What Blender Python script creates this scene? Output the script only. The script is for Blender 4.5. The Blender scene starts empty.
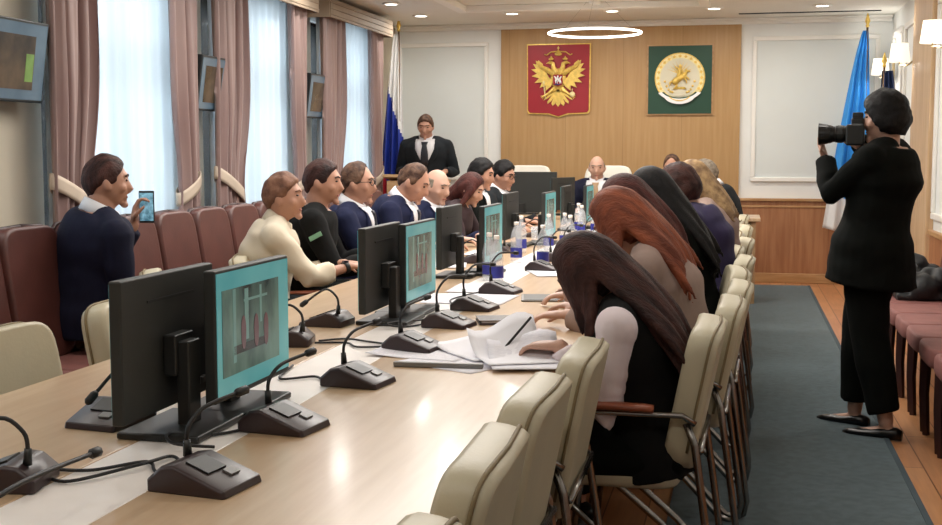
import bpy, math, random
from mathutils import Vector, Matrix, noise, Euler
R = math.radians
PI = math.pi
col = bpy.context.scene.collection
sc = bpy.context.scene

# ------------------------------------------------------------------ materials
def lin(c):
    return tuple((v/12.92 if v <= .04045 else ((v+.055)/1.055)**2.4) for v in [q/255 for q in c])

MATS = {}
def mat(name, rgb, rough=.6, metal=0, var=.06, scale=8, stretch=(1, 1, 1), bump=0, bscale=60, spec=.5,
        trans=0, emit=0, alpha=1, rgb2=None, sheen=0, coat=0):
    if name in MATS: return MATS[name]
    m = bpy.data.materials.new(name); m.use_nodes = True
    nt = m.node_tree; N = nt.nodes; L = nt.links
    b = N['Principled BSDF']
    b.inputs['Roughness'].default_value = rough
    b.inputs['Metallic'].default_value = metal
    b.inputs['Specular IOR Level'].default_value = spec
    b.inputs['Transmission Weight'].default_value = trans
    b.inputs['Alpha'].default_value = alpha
    if sheen: b.inputs['Sheen Weight'].default_value = sheen
    if coat:
        b.inputs['Coat Weight'].default_value = coat; b.inputs['Coat Roughness'].default_value = .12
    tc = N.new('ShaderNodeTexCoord'); mp = N.new('ShaderNodeMapping')
    mp.inputs['Scale'].default_value = stretch
    L.new(tc.outputs['Object'], mp.inputs['Vector'])
    n = N.new('ShaderNodeTexNoise'); n.inputs['Scale'].default_value = scale; n.inputs['Detail'].default_value = 4
    L.new(mp.outputs['Vector'], n.inputs['Vector'])
    r = N.new('ShaderNodeValToRGB')
    c = lin(rgb)
    if rgb2: a, d = lin(rgb2), c
    else: a = tuple(v*(1-var) for v in c); d = tuple(min(1, v*(1+var)) for v in c)
    r.color_ramp.elements[0].position = .35; r.color_ramp.elements[1].position = .65
    r.color_ramp.elements[0].color = (*a, 1); r.color_ramp.elements[1].color = (*d, 1)
    L.new(n.outputs['Fac'], r.inputs['Fac']); L.new(r.outputs['Color'], b.inputs['Base Color'])
    if emit:
        L.new(r.outputs['Color'], b.inputs['Emission Color']); b.inputs['Emission Strength'].default_value = emit
    if bump:
        n2 = N.new('ShaderNodeTexNoise'); n2.inputs['Scale'].default_value = bscale
        L.new(mp.outputs['Vector'], n2.inputs['Vector'])
        bp = N.new('ShaderNodeBump'); bp.inputs['Strength'].default_value = bump; bp.inputs['Distance'].default_value = .01
        L.new(n2.outputs['Fac'], bp.inputs['Height']); L.new(bp.outputs['Normal'], b.inputs['Normal'])
    MATS[name] = m
    return m

def panels(m, axis, period, dark=.75, width=.006):
    """thin joint lines between wood panels, along one object axis"""
    nt = m.node_tree; N = nt.nodes; L = nt.links; b = N['Principled BSDF']
    src = b.inputs['Base Color'].links[0].from_socket
    tc = N.new('ShaderNodeTexCoord'); sp = N.new('ShaderNodeSeparateXYZ'); L.new(tc.outputs['Object'], sp.inputs[0])
    a = N.new('ShaderNodeMath'); a.operation = 'PINGPONG'; L.new(sp.outputs[axis], a.inputs[0]); a.inputs[1].default_value = period/2
    g = N.new('ShaderNodeMath'); g.operation = 'LESS_THAN'; L.new(a.outputs[0], g.inputs[0]); g.inputs[1].default_value = width/2
    mx = N.new('ShaderNodeMix'); mx.data_type = 'RGBA'; mx.blend_type = 'MULTIPLY'
    L.new(g.outputs[0], mx.inputs['Factor']); L.new(src, mx.inputs[6]); mx.inputs[7].default_value = (dark, dark*.95, dark*.9, 1)
    L.new(mx.outputs[2], b.inputs['Base Color'])
    return m

M = {}
M['wall'] = mat('wall_paint', (232, 234, 232), .7, var=.02, scale=3, bump=.05)
M['wallgrey'] = mat('wall_panel_paint', (216, 221, 219), .65, var=.02, scale=2)
M['walltan'] = mat('wall_tan_paint', (205, 196, 178), .7, var=.03, scale=2)
M['trim'] = mat('white_trim', (236, 234, 228), .45, var=.01)
M['ceil'] = mat('ceiling_paint', (226, 224, 216), .8, var=.02, scale=2)
M['woodwall'] = panels(mat('oak_wall_veneer', (180, 144, 96), .45, rgb2=(172, 134, 86), scale=5, stretch=(6, 6, .35), bump=.03), 0, .62)
M['wooddado'] = panels(mat('reddish_dado_veneer', (172, 122, 84), .45, rgb2=(152, 100, 66), scale=5, stretch=(6, 6, .4)), 0, .9, .7)
M['woodtrim'] = mat('oak_trim', (190, 150, 104), .45, rgb2=(170, 128, 84), scale=4, stretch=(1, 8, 8))
M['pil'] = mat('pilaster_veneer', (205, 175, 138), .5, rgb2=(190, 158, 120), scale=5, stretch=(6, 6, .4))
M['table'] = mat('maple_table_laminate', (206, 178, 146), .28, rgb2=(196, 165, 130), scale=4, stretch=(9, .8, 4), spec=.5, coat=.25)
M['tableside'] = mat('maple_table_side', (176, 146, 110), .4, rgb2=(160, 128, 92), scale=4, stretch=(6, 1, 4))
M['strip'] = mat('white_laminate', (244, 238, 232), .35, var=.03)
M['carpet'] = mat('grey_carpet', (82, 100, 106), .95, rgb2=(66, 84, 90), scale=26, bump=.4, bscale=300, sheen=.2)
M['carpetedge'] = mat('carpet_binding', (66, 80, 86), .9)
M['beige'] = mat('cream_leatherette', (196, 187, 160), .42, var=.05, scale=5, bump=.06, bscale=90)
M['beigeseam'] = mat('cream_seam', (132, 116, 84), .6)
M['white_leather'] = mat('white_leather', (232, 228, 216), .4, var=.02)
M['brown'] = mat('brown_leather', (90, 52, 46), .4, var=.14, scale=6, bump=.05, bscale=80)
M['brownseat'] = mat('maroon_seat_fabric', (140, 90, 84), .7, var=.1, scale=9, bump=.1, bscale=200)
M['darkwood'] = mat('dark_chair_wood', (54, 30, 28), .4, var=.15, scale=6, stretch=(5, 5, 1))
M['chrome'] = mat('brushed_steel', (150, 146, 142), .25, 1, var=.05)
M['armwood'] = mat('cherry_armrest', (168, 96, 66), .35, rgb2=(146, 80, 54), scale=6, stretch=(5, 1, 5))
M['blackplastic'] = mat('black_plastic', (30, 31, 30), .42, var=.08)
M['monback'] = mat('monitor_back_plastic', (42, 44, 42), .5, var=.05)
M['micbrown'] = mat('dark_brown_plastic', (52, 38, 40), .35, var=.06)
M['micgrey'] = mat('grey_plastic', (124, 122, 120), .4, var=.04)
M['cable'] = mat('black_rubber', (22, 22, 24), .5)
M['paper'] = mat('paper', (242, 241, 246), .8, var=.02, scale=14)
M['printed'] = mat('printed_paper', (240, 238, 243), .8, rgb2=(222, 220, 228), scale=50, stretch=(1, 8, 1))
M['tvframe'] = mat('tv_frame', (34, 40, 42), .35)
M['curtain'] = mat('mauve_satin_curtain', (156, 132, 126), .42, rgb2=(140, 114, 110), scale=3, stretch=(1, 1, .3), sheen=.3)
M['pelmet'] = mat('taupe_pelmet_fabric', (150, 134, 116), .6, var=.05)
M['tie'] = mat('cream_tieback', (196, 180, 162), .6, var=.04)
M['gold'] = mat('gold_relief', (222, 188, 96), .35, .35, var=.15, scale=30)
M['paleg'] = mat('pale_gold_relief', (232, 218, 160), .4, .15, var=.1, scale=30)
M['cream'] = mat('cream_enamel', (216, 210, 186), .5, var=.03)
M['red'] = mat('crimson_enamel', (150, 10, 30), .45, var=.03)
M['green'] = mat('dark_green_enamel', (10, 62, 42), .5, var=.04)
M['white'] = mat('white_enamel', (240, 240, 240), .5, var=.01)
M['navyink'] = mat('navy_enamel', (40, 50, 110), .5)
M['skin'] = mat('skin', (196, 154, 134), .5, var=.06, scale=12)
M['skin2'] = mat('skin_ruddy', (182, 136, 114), .5, var=.07, scale=12)
M['lip'] = mat('lips', (160, 92, 82), .5)
M['eye'] = mat('eye', (40, 32, 30), .2)
M['hair_black'] = mat('black_hair', (20, 17, 18), .55, spec=.22, rgb2=(10, 9, 10), scale=14, stretch=(5, 5, .5), bump=.25, bscale=60)
M['hair_dark'] = mat('dark_brown_hair', (78, 48, 42), .55, spec=.22, rgb2=(34, 19, 19), scale=9, stretch=(6, 1, 1), bump=.5, bscale=60)
M['hair_brown'] = mat('brown_hair', (104, 78, 62), .55, spec=.22, rgb2=(58, 38, 30), scale=30, bump=.4)
M['hair_red'] = mat('auburn_hair', (146, 80, 54), .55, spec=.22, rgb2=(98, 50, 34), scale=10, stretch=(6, 1, 1), bump=.5)
M['hair_darkred'] = mat('dark_auburn_hair', (88, 46, 40), .55, spec=.22, rgb2=(56, 28, 26), scale=10, stretch=(6, 1, 1), bump=.5)
M['hair_chestnut'] = mat('chestnut_hair', (136, 98, 78), .55, spec=.22, rgb2=(96, 64, 50), scale=24, bump=.3)
M['hair_grey'] = mat('grey_hair', (140, 128, 112), .55, spec=.22, rgb2=(104, 94, 82), scale=40, bump=.4)
M['hair_blond'] = mat('dark_blond_hair', (170, 140, 100), .55, spec=.22, rgb2=(110, 84, 60), scale=20, bump=.4)
M['suit_navy'] = mat('navy_suit_cloth', (26, 31, 58), .85, var=.08, scale=12, bump=.06, bscale=200, spec=.2)
M['suit_dark'] = mat('dark_navy_jacket_cloth', (22, 24, 44), .85, var=.08, scale=12, bump=.06, spec=.2)
M['suit_char'] = mat('charcoal_suit_cloth', (32, 36, 40), .85, var=.08, scale=12, spec=.2)
M['suit_black'] = mat('black_suit_cloth', (14, 16, 14), .9, var=.1, scale=10, spec=.12)
M['black_knit'] = mat('black_knit_cloth', (20, 20, 20), .9, var=.1, spec=.2)
M['shirt_white'] = mat('white_shirt_cotton', (224, 224, 228), .8, var=.02)
M['blouse'] = mat('cream_blouse_cotton', (220, 208, 186), .8, var=.03, scale=6)
M['pinkshirt'] = mat('pale_pink_jersey', (238, 224, 228), .75, var=.03, scale=6)
M['mauve'] = mat('mauve_knit', (132, 100, 98), .85, var=.08, scale=14, stretch=(1, 1, 4))
M['greybeige'] = mat('grey_beige_knit', (150, 128, 118), .85, var=.08, scale=12)
M['purple'] = mat('dark_violet_cloth', (44, 36, 74), .85, var=.1)
M['plum'] = mat('dark_plum_cloth', (52, 34, 38), .85, var=.1)
M['tie_dark'] = mat('dark_tie_silk', (30, 34, 44), .4)
M['tie_red'] = mat('burgundy_tie_silk', (96, 34, 48), .4)
M['tie_tan'] = mat('tan_tie_silk', (170, 140, 104), .4)
M['steel_flag'] = mat('flag_pole_wood', (92, 66, 40), .4)
M['f_white'] = mat('flag_white_silk', (226, 226, 226), .6, var=.02)
M['f_blue'] = mat('flag_blue_silk', (30, 52, 150), .55, var=.05)
M['f_red'] = mat('flag_red_silk', (170, 26, 36), .55, var=.05)
M['f_sky'] = mat('flag_sky_blue_silk', (46, 138, 214), .55, var=.05)
M['f_navy'] = mat('flag_navy_silk', (22, 44, 88), .55, var=.05)
M['f_green'] = mat('flag_green_silk', (30, 120, 70), .55, var=.05)
M['bottleblue'] = mat('blue_label', (44, 50, 140), .4, var=.05)
M['bottle'] = mat('clear_plastic', (225, 232, 240), .08, alpha=.28, var=.01)
M['lampglass'] = mat('lamp_diffuser', (255, 250, 236), .5, emit=7, var=.0)
M['ledwhite'] = mat('led_tube', (255, 252, 240), .5, emit=4, var=.0)
M['shade'] = mat('lit_lampshade', (255, 246, 226), .6, emit=1.1, var=.01)
M['brass'] = mat('satin_brass', (196, 178, 140), .35, .6)
M['scr_teal'] = mat('screen_teal', (110, 180, 182), .25, emit=.38, rgb2=(82, 160, 168), scale=3, spec=.4)
M['scr_pic'] = mat('screen_hall_picture', (98, 128, 118), .25, emit=.42, rgb2=(34, 52, 54), scale=9, stretch=(1, 1, .45), spec=.4)
M['scr_white'] = mat('screen_pale', (104, 140, 134), .25, emit=.4, var=.1, scale=12)
M['scr_dark'] = mat('screen_dark_band', (44, 52, 50), .25, emit=.3, var=.2, scale=20)
M['scr_fig'] = mat('screen_figure', (96, 70, 74), .25, emit=.35, var=.15, scale=20)
M['scr_tvedge'] = mat('tv_blue_border', (104, 124, 138), .2, emit=.2, rgb2=(84, 104, 120), scale=3)
M['scr_tvpic'] = mat('tv_brown_picture', (96, 82, 66), .2, emit=.2, rgb2=(54, 50, 44), scale=5)
M['scr_tvgreen'] = mat('tv_green_patch', (110, 140, 78), .2, emit=.3, var=.2, scale=9)
M['scr_phone'] = mat('phone_screen', (130, 180, 200), .2, emit=.8, rgb2=(70, 110, 130), scale=40)
M['insignia'] = mat('green_patch', (120, 170, 140), .6)
M['dark_bag'] = mat('black_nylon', (22, 24, 26), .55, rgb2=(34, 36, 38), scale=18)
M['highlightgrey'] = mat('grey_highlight', (120, 130, 132), .6)
M['lens'] = mat('lens_barrel', (18, 18, 18), .3, var=.1)
M['glass_dark'] = mat('lens_glass', (30, 30, 50), .05, spec=.9)
M['leather_black'] = mat('black_shoe_leather', (14, 13, 14), .3)
M['sill'] = mat('window_frame_white', (230, 230, 228), .4)

def special_mats():
    # planks
    m = bpy.data.materials.new('oak_plank_floor'); m.use_nodes = True
    N = m.node_tree.nodes; L = m.node_tree.links; b = N['Principled BSDF']
    tc = N.new('ShaderNodeTexCoord'); mp = N.new('ShaderNodeMapping'); mp.inputs['Rotation'].default_value = (0, 0, PI/2)
    L.new(tc.outputs['Object'], mp.inputs[0])
    br = N.new('ShaderNodeTexBrick'); L.new(mp.outputs[0], br.inputs['Vector'])
    br.inputs['Scale'].default_value = 1; br.inputs['Brick Width'].default_value = 1.2; br.inputs['Row Height'].default_value = .16
    br.inputs['Mortar Size'].default_value = .003; br.inputs['Mortar'].default_value = (*lin((110, 70, 44)), 1)
    br.inputs['Color1'].default_value = (*lin((198, 142, 96)), 1); br.inputs['Color2'].default_value = (*lin((180, 122, 80)), 1)
    n = N.new('ShaderNodeTexNoise'); n.inputs['Scale'].default_value = 3
    mp2 = N.new('ShaderNodeMapping'); mp2.inputs['Scale'].default_value = (14, 1, 1); L.new(tc.outputs['Object'], mp2.inputs[0]); L.new(mp2.outputs[0], n.inputs['Vector'])
    mx = N.new('ShaderNodeMix'); mx.data_type = 'RGBA'; mx.blend_type = 'OVERLAY'; mx.inputs['Factor'].default_value = .25
    L.new(br.outputs['Color'], mx.inputs[6]); L.new(n.outputs['Fac'], mx.inputs[7]); L.new(mx.outputs[2], b.inputs['Base Color'])
    b.inputs['Roughness'].default_value = .38
    M['floor'] = m
    # sheer curtain: translucent + see-through
    m = bpy.data.materials.new('white_voile'); m.use_nodes = True
    nt = m.node_tree; N = nt.nodes; L = nt.links
    for q in list(N): N.remove(q)
    out = N.new('ShaderNodeOutputMaterial'); df = N.new('ShaderNodeBsdfDiffuse'); tl = N.new('ShaderNodeBsdfTranslucent'); tr = N.new('ShaderNodeBsdfTransparent')
    c = (*lin((232, 238, 242)), 1); df.inputs[0].default_value = c; tl.inputs[0].default_value = c; tr.inputs[0].default_value = (.95, .98, 1, 1)
    a = N.new('ShaderNodeMixShader'); a.inputs[0].default_value = .7; L.new(df.outputs[0], a.inputs[1]); L.new(tl.outputs[0], a.inputs[2])
    w = N.new('ShaderNodeTexNoise'); w.inputs['Scale'].default_value = 6; tc = N.new('ShaderNodeTexCoord'); mp = N.new('ShaderNodeMapping'); mp.inputs['Scale'].default_value = (1, 2, .08)
    L.new(tc.outputs['Object'], mp.inputs[0]); L.new(mp.outputs[0], w.inputs['Vector'])
    mr = N.new('ShaderNodeMapRange'); mr.inputs['To Min'].default_value = .1; mr.inputs['To Max'].default_value = .3; L.new(w.outputs['Fac'], mr.inputs['Value'])
    bb = N.new('ShaderNodeMixShader'); L.new(mr.outputs[0], bb.inputs[0]); L.new(a.outputs[0], bb.inputs[1]); L.new(tr.outputs[0], bb.inputs[2]); L.new(bb.outputs[0], out.inputs[0])
    M['sheer'] = m
    m = bpy.data.materials.new('window_glass'); m.use_nodes = True
    nt = m.node_tree; N = nt.nodes; L = nt.links
    for q in list(N): N.remove(q)
    out = N.new('ShaderNodeOutputMaterial'); g = N.new('ShaderNodeBsdfGlossy'); g.inputs['Roughness'].default_value = .02; tr = N.new('ShaderNodeBsdfTransparent')
    tr.inputs[0].default_value = (.93, .96, .97, 1)
    lw = N.new('ShaderNodeFresnel'); lw.inputs[0].default_value = 1.45
    a = N.new('ShaderNodeMixShader'); L.new(lw.outputs[0], a.inputs[0]); L.new(tr.outputs[0], a.inputs[1]); L.new(g.outputs[0], a.inputs[2]); L.new(a.outputs[0], out.inputs[0])
    M['pane'] = m
special_mats()

# ------------------------------------------------------------------ mesh helpers
def frame_of(d, up=None):
    d = Vector(d).normalized(); up = Vector(up) if up is not None else (Vector((0, 0, 1)) if abs(d.z) < .9 else Vector((0, 1, 0)))
    a = d.cross(up).normalized(); b = a.cross(d).normalized()
    return a, b, d

class MB:
    def __init__(s): s.v = []; s.f = []; s.m = []; s.cur = 0
    def add(s, vs, fs):
        o = len(s.v); s.v += [tuple(v) for v in vs]
        for f in fs: s.f.append(tuple(o+i for i in f)); s.m.append(s.cur)
        return s
    def box(s, c, d, rot=None):
        hx, hy, hz = d[0]/2, d[1]/2, d[2]/2
        vs = [Vector((x*hx, y*hy, z*hz)) for x in (-1, 1) for y in (-1, 1) for z in (-1, 1)]
        if rot is not None: vs = [rot @ v for v in vs]
        return s.add([v+Vector(c) for v in vs], [(0, 1, 3, 2), (4, 6, 7, 5), (0, 4, 5, 1), (2, 3, 7, 6), (0, 2, 6, 4), (1, 5, 7, 3)])
    def rings(s, rings, closed_ends=True):
        n = len(rings[0]); vs = [p for r in rings for p in r]; fs = []
        for i in range(len(rings)-1):
            for j in range(n):
                k = (j+1) % n
                fs.append((i*n+j, i*n+k, (i+1)*n+k, (i+1)*n+j))
        if closed_ends:
            fs.append(tuple(range(n-1, -1, -1))); fs.append(tuple((len(rings)-1)*n+j for j in range(n)))
        return s.add(vs, fs)
    def tube(s, pts, rad, seg=8, cap=False):
        pts = [Vector(p) for p in pts]
        if not isinstance(rad, (list, tuple)): rad = [rad]*len(pts)
        rs = []; pa = None
        P = list(pts); Q = list(rad)
        if cap:
            d0 = (P[0]-P[1]).normalized(); d1 = (P[-1]-P[-2]).normalized()
            P = [P[0]+d0*Q[0]*.9, P[0]+d0*Q[0]*.6]+P+[P[-1]+d1*Q[-1]*.6, P[-1]+d1*Q[-1]*.9]
            Q = [Q[0]*.35, Q[0]*.8]+Q+[Q[-1]*.8, Q[-1]*.35]
        for i, p in enumerate(P):
            t = (P[min(i+1, len(P)-1)]-P[max(i-1, 0)])
            if t.length < 1e-7: t = Vector((0, 0, 1))
            t.normalize()
            if pa is None: a, b, _ = frame_of(t)
            else:
                a = (pa-t*pa.dot(t))
                if a.length < 1e-5: a = frame_of(t)[0]
                a.normalize(); b = a.cross(t).normalized()
            pa = a
            rs.append([p+(a*math.cos(2*PI*k/seg)+b*math.sin(2*PI*k/seg))*Q[i] for k in range(seg)])
        return s.rings(rs)
    def ell(s, c, r, rot=None, nu=12, nv=8):
        rs = []
        for i in range(nv+1):
            th = PI*(i/nv); th = min(max(th, .06), PI-.06)
            ring = []
            for k in range(nu):
                ph = 2*PI*k/nu
                v = Vector((r[0]*math.sin(th)*math.cos(ph), r[1]*math.sin(th)*math.sin(ph), r[2]*math.cos(th)))
                if rot is not None: v = rot @ v
                ring.append(v+Vector(c))
            rs.append(ring)
        return s.rings(rs)
    def lathe(s, prof, c=(0, 0, 0), seg=16, closed=True):
        return s.rings([[Vector((c[0]+r*math.cos(2*PI*k/seg), c[1]+r*math.sin(2*PI*k/seg), c[2]+z)) for k in range(seg)] for r, z in prof], closed)
    def prism(s, poly, place, th):
        """poly of (u,v); place(u,v,w)->Vector"""
        n = len(poly); vs = [place(u, v, 0) for u, v in poly]+[place(u, v, th) for u, v in poly]
        fs = [tuple(range(n)), tuple(range(2*n-1, n-1, -1))]+[(i, (i+1) % n+0, (i+1) % n+n, i+n) for i in range(n)]
        return s.add(vs, fs)
    def mesh(s, name):
        me = bpy.data.meshes.new(name); me.from_pydata(s.v, [], s.f); me.update()
        import bmesh
        bm = bmesh.new(); bm.from_mesh(me); bmesh.ops.recalc_face_normals(bm, faces=bm.faces); bm.to_mesh(me); bm.free()
        return me
    def build(s, name, m, parent=None, smooth=False, bevel=0, bseg=2, sub=0, kind=None):
        me = s.mesh(name)
        for q in (m if isinstance(m, (list, tuple)) else [m]): me.materials.append(q)
        if isinstance(m, (list, tuple)): me.polygons.foreach_set('material_index', s.m)
        o = bpy.data.objects.new(name, me); col.objects.link(o)
        if smooth: me.polygons.foreach_set('use_smooth', [True]*len(me.polygons))
        if bevel:
            b = o.modifiers.new('b', 'BEVEL'); b.width = bevel; b.segments = bseg; b.limit_method = 'ANGLE'; b.angle_limit = R(40)
            if smooth is None or not smooth:
                me.polygons.foreach_set('use_smooth', [True]*len(me.polygons))
                b.harden_normals = True
        if sub:
            q = o.modifiers.new('s', 'SUBSURF'); q.levels = sub; q.render_levels = sub
        if parent is not None: o.parent = parent
        if kind: o['kind'] = kind
        return o

def fuse(mb, name, m, parent, voxel=.01, it=3, amp=0, nfreq=9, seed=0, stretch=(1, 1, 1)):
    me = mb.mesh('tmp'); o = bpy.data.objects.new('tmp', me); col.objects.link(o)
    r = o.modifiers.new('r', 'REMESH'); r.mode = 'VOXEL'; r.voxel_size = voxel
    if it:
        q = o.modifiers.new('s', 'SMOOTH'); q.factor = .5; q.iterations = it
    dg = bpy.context.evaluated_depsgraph_get(); dg.update()
    nm = bpy.data.meshes.new_from_object(o.evaluated_get(dg))
    bpy.data.objects.remove(o); bpy.data.meshes.remove(me)
    nm.name = name
    if amp:
        ns = [v.normal.copy() for v in nm.vertices]
        for v, n in zip(nm.vertices, ns):
            p = Vector((v.co.x*stretch[0], v.co.y*stretch[1], v.co.z*stretch[2]))*nfreq+Vector((seed*3.1, seed, 0))
            v.co += n*amp*noise.noise(p)
    nm.materials.clear(); nm.materials.append(m)
    nm.polygons.foreach_set('use_smooth', [True]*len(nm.polygons))
    ob = bpy.data.objects.new(name, nm); col.objects.link(ob)
    if parent is not None: ob.parent = parent
    return ob

def tag(o, label, cat, group=None):
    o['label'] = label; o['category'] = cat
    if group: o['group'] = group
    return o
def thing(name, label, cat, loc=(0, 0, 0), rz=0, group=None):
    o = bpy.data.objects.new(name, None); col.objects.link(o); o.empty_display_size = .1
    o.location = loc; o.rotation_euler = (0, 0, R(rz))
    return tag(o, label, cat, group)
def copy_tree(root, loc, rz, label, group=None):
    def cp(o, par):
        c = o.copy(); col.objects.link(c)
        if par is not None: c.parent = par
        for ch in KIDS.get(o.name, [q for q in o.children]): cp(ch, c)
        return c
    r = cp(root, None)
    r.location = loc; r.rotation_euler = (0, 0, R(rz)); r['label'] = label
    if group: r['group'] = group
    elif 'group' in r: del r['group']
    return r
KIDS = {}
def struct(name, mb, m, parent=None, **k):
    o = mb.build(name, m, parent, **k); o['kind'] = 'structure'; return o

# ------------------------------------------------------------------ room
XL, XR, YB, YF, ZC = -3.78, 1.48, 13.0, -1.6, 2.75
struct('floor', MB().box(((XL+XR)/2, (YB+YF)/2, -.05), (XR-XL+.6, YB-YF+.6, .1)), M['floor'])
struct('ceiling', MB().box(((XL+XR)/2, (YB+YF)/2, ZC+.05), (XR-XL+.6, YB-YF+.6, .1)), M['ceil'])
struct('wall_front', MB().box(((XL+XR)/2, YF-.1, ZC/2), (XR-XL+.6, .2, ZC)), M['wall'])
struct('wall_back', MB().box(((XL+XR)/2, YB+.1, ZC/2), (XR-XL+.6, .2, ZC)), M['wall'])
struct('wall_right', MB().box((XR+.1, (YB+YF)/2, ZC/2), (.2, YB-YF, ZC)), M['wall'])
# left wall with cut openings; the two nearest are unseen, added for light
WIN = [(1.55, 2.95), (3.75, 5.1), (6.0, 7.45), (8.05, 9.5), (10.3, 11.75)]
mb = MB(); y = YF
for a, b in WIN+[(YB, YB)]:
    if a > y: mb.box((XL-.1, (y+a)/2, ZC/2), (.2, a-y, ZC))
    if b > a:
        mb.box((XL-.1, (a+b)/2, .4), (.2, b-a, .8)); mb.box((XL-.1, (a+b)/2, ZC-.06), (.2, b-a, .12))
    y = b
struct('wall_left', mb, M['walltan'])
for i, (a, b) in enumerate(WIN):
    f = MB(); z0, z1 = .8, ZC-.12; X = XL-.14
    for yy in (a+.03, b-.03, (a+b)/2): f.box((X, yy, (z0+z1)/2), (.07, .06, z1-z0))
    for zz in (z0+.03, z1-.03, 1.9): f.box((X, (a+b)/2, zz), (.07, b-a, .06))
    w = struct('window_%d' % (i+1), f, M['sill'])
    struct('pane', MB().box((X, (a+b)/2, (z0+z1)/2), (.006, b-a-.04, z1-z0-.04)), M['pane'], parent=w)
    struct('sill', MB().box((XL-.06, (a+b)/2, .81), (.16, b-a, .03)), M['sill'], parent=w)
    ld = bpy.data.lights.new('daylight', 'AREA'); ld.shape = 'RECTANGLE'; ld.size = 1.85; ld.size_y = b-a
    ld.energy = 42; ld.color = (.86, .94, 1)
    lo = bpy.data.objects.new('daylight', ld); col.objects.link(lo); lo.location = (XL-.5, (a+b)/2, 1.72); lo.rotation_euler = (0, -PI/2, 0)
# back wall panelling
yb = YB
o = struct('trim_1', MB().box((-1.295, yb-.02, (ZC+.86)/2), (2.55, .04, ZC-.86-.05)), M['woodwall']); o.name = 'trim_1'
d = MB().box((-1.15, yb-.025, .43), (5.24, .05, .86)); struct('trim_2', d, M['wooddado'])
t = MB().box((-1.15, yb-.04, .87), (5.24, .08, .028)).box((-1.15, yb-.03, .80), (5.24, .06, .02)); struct('trim_3', t, M['woodtrim'], bevel=.004)
struct('baseboard_back', MB().box((-1.15, yb-.035, .05), (5.24, .07, .1)), M['woodtrim'], bevel=.006)
def frame_panel(name, x0, x1, z0, z1, y, n):
    q = MB(); w = .045
    for zz in (z0, z1): q.box(((x0+x1)/2, y-.015, zz), (x1-x0+w, .03, w))
    for xx in (x0, x1): q.box((xx, y-.015, (z0+z1)/2), (w, .03, z1-z0-w))
    o = struct(name, q, M['trim'], bevel=.008)
    struct('panel_field', MB().box(((x0+x1)/2, y-.004, (z0+z1)/2), (x1-x0, .008, z1-z0)), M['wallgrey'], parent=o)
frame_panel('trim_4', .12, 1.34, 1.08, 2.54, yb, 1)
frame_panel('trim_5', -3.72, -2.74, 1.08, 2.54, yb, 2)
struct('trim_6', MB().box((-1.15, yb-.03, ZC-.03), (5.24, .06, .06)).box((-1.15, yb-.06, ZC-.012), (5.24, .12, .024)), M['trim'], bevel=.01)
# right wall: white framed panels between veneer pilasters, dado below
def right_panel(k, y0, y1, z0=.87, z1=2.52):
    q = MB(); w = .05
    for zz in (z0, z1): q.box((XR-.015, (y0+y1)/2, zz), (.03, y1-y0+w, w))
    for yy in (y0, y1): q.box((XR-.015, yy, (z0+z1)/2), (.03, w, z1-z0-w))
    struct('trim_%d' % k, q, M['trim'], bevel=.008)
right_panel(7, 12.05, 12.75); right_panel(8, 11.1, 11.85); right_panel(9, 6.2, 9.9); right_panel(10, 1.2, 5.2)
for k, (a, b) in enumerate([(9.95, 11.0), (5.3, 6.1)]):
    struct('trim_%d' % (11+k), MB().box((XR-.03, (a+b)/2, ZC/2), (.06, b-a, ZC)), M['pil'], bevel=.01)
struct('trim_13', MB().box((XR-.012, (YF+YB)/2, .36), (.024, YB-YF, .72)), M['wooddado'])
struct('trim_14', MB().box((XR-.02, (YF+YB)/2, .74), (.04, YB-YF, .04)), M['woodtrim'], bevel=.005)
struct('baseboard_right', MB().box((XR-.03, (YF+YB)/2, .05), (.06, YB-YF, .1)), M['woodtrim'], bevel=.006)
struct('baseboard_left', MB().box((XL+.015, (YF+YB)/2, .05), (.03, YB-YF, .1)), M['trim'], bevel=.006)
# ceiling: air vent slot and a shallow lit coffer
struct('trim_15', MB().box((.63, 12.5, ZC-.004), (1.36, .035, .01)), M['tvframe'])
q = MB()
x0, x1, y0, y1 = -2.62, -.35, 5.0, 11.32
for c, dd in ((((x0+x1)/2, y1, ZC-.03), (x1-x0+.1, .1, .06)), (((x0+x1)/2, y0, ZC-.03), (x1-x0+.1, .1, .06)),
              ((x0, (y0+y1)/2, ZC-.03), (.1, y1-y0-.1, .06)), ((x1, (y0+y1)/2, ZC-.03), (.1, y1-y0-.1, .06))): q.box(c, dd)
struct('trim_16', q, M['trim'], bevel=.01)
# light panel added inside the coffer, out of view, to brighten the walls
cf = thing('added_fill_panel', 'white light panel added above the long table, out of view, to brighten the room', 'ceiling light', (-1.48, 7.6, ZC))
MB().box((0, 0, -.01), (2.1, 5.0, .02)).build('diffuser', mat('soft_panel', (255, 250, 240), .6, emit=.9, var=0), cf)
ld = bpy.data.lights.new('added_fill_light', 'AREA'); ld.shape = 'RECTANGLE'; ld.size = 2.1; ld.size_y = 5.0; ld.energy = 125; ld.color = (1, .975, .94)
lo = bpy.data.objects.new('added_fill_light', ld); col.objects.link(lo); lo.location = (-1.48, 7.6, ZC-.04)
# carpet runner
cr = MB().box((.235, 5.9, .006), (.95, 13.4, .012)).build('carpet_runner', M['carpet']); tag(cr, 'dark grey carpet runner along the aisle beside the long table', 'carpet')
MB().box((.235+.475-.012, 5.9, .0075), (.024, 13.4, .015)).build('binding', M['carpetedge'], cr)

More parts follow.
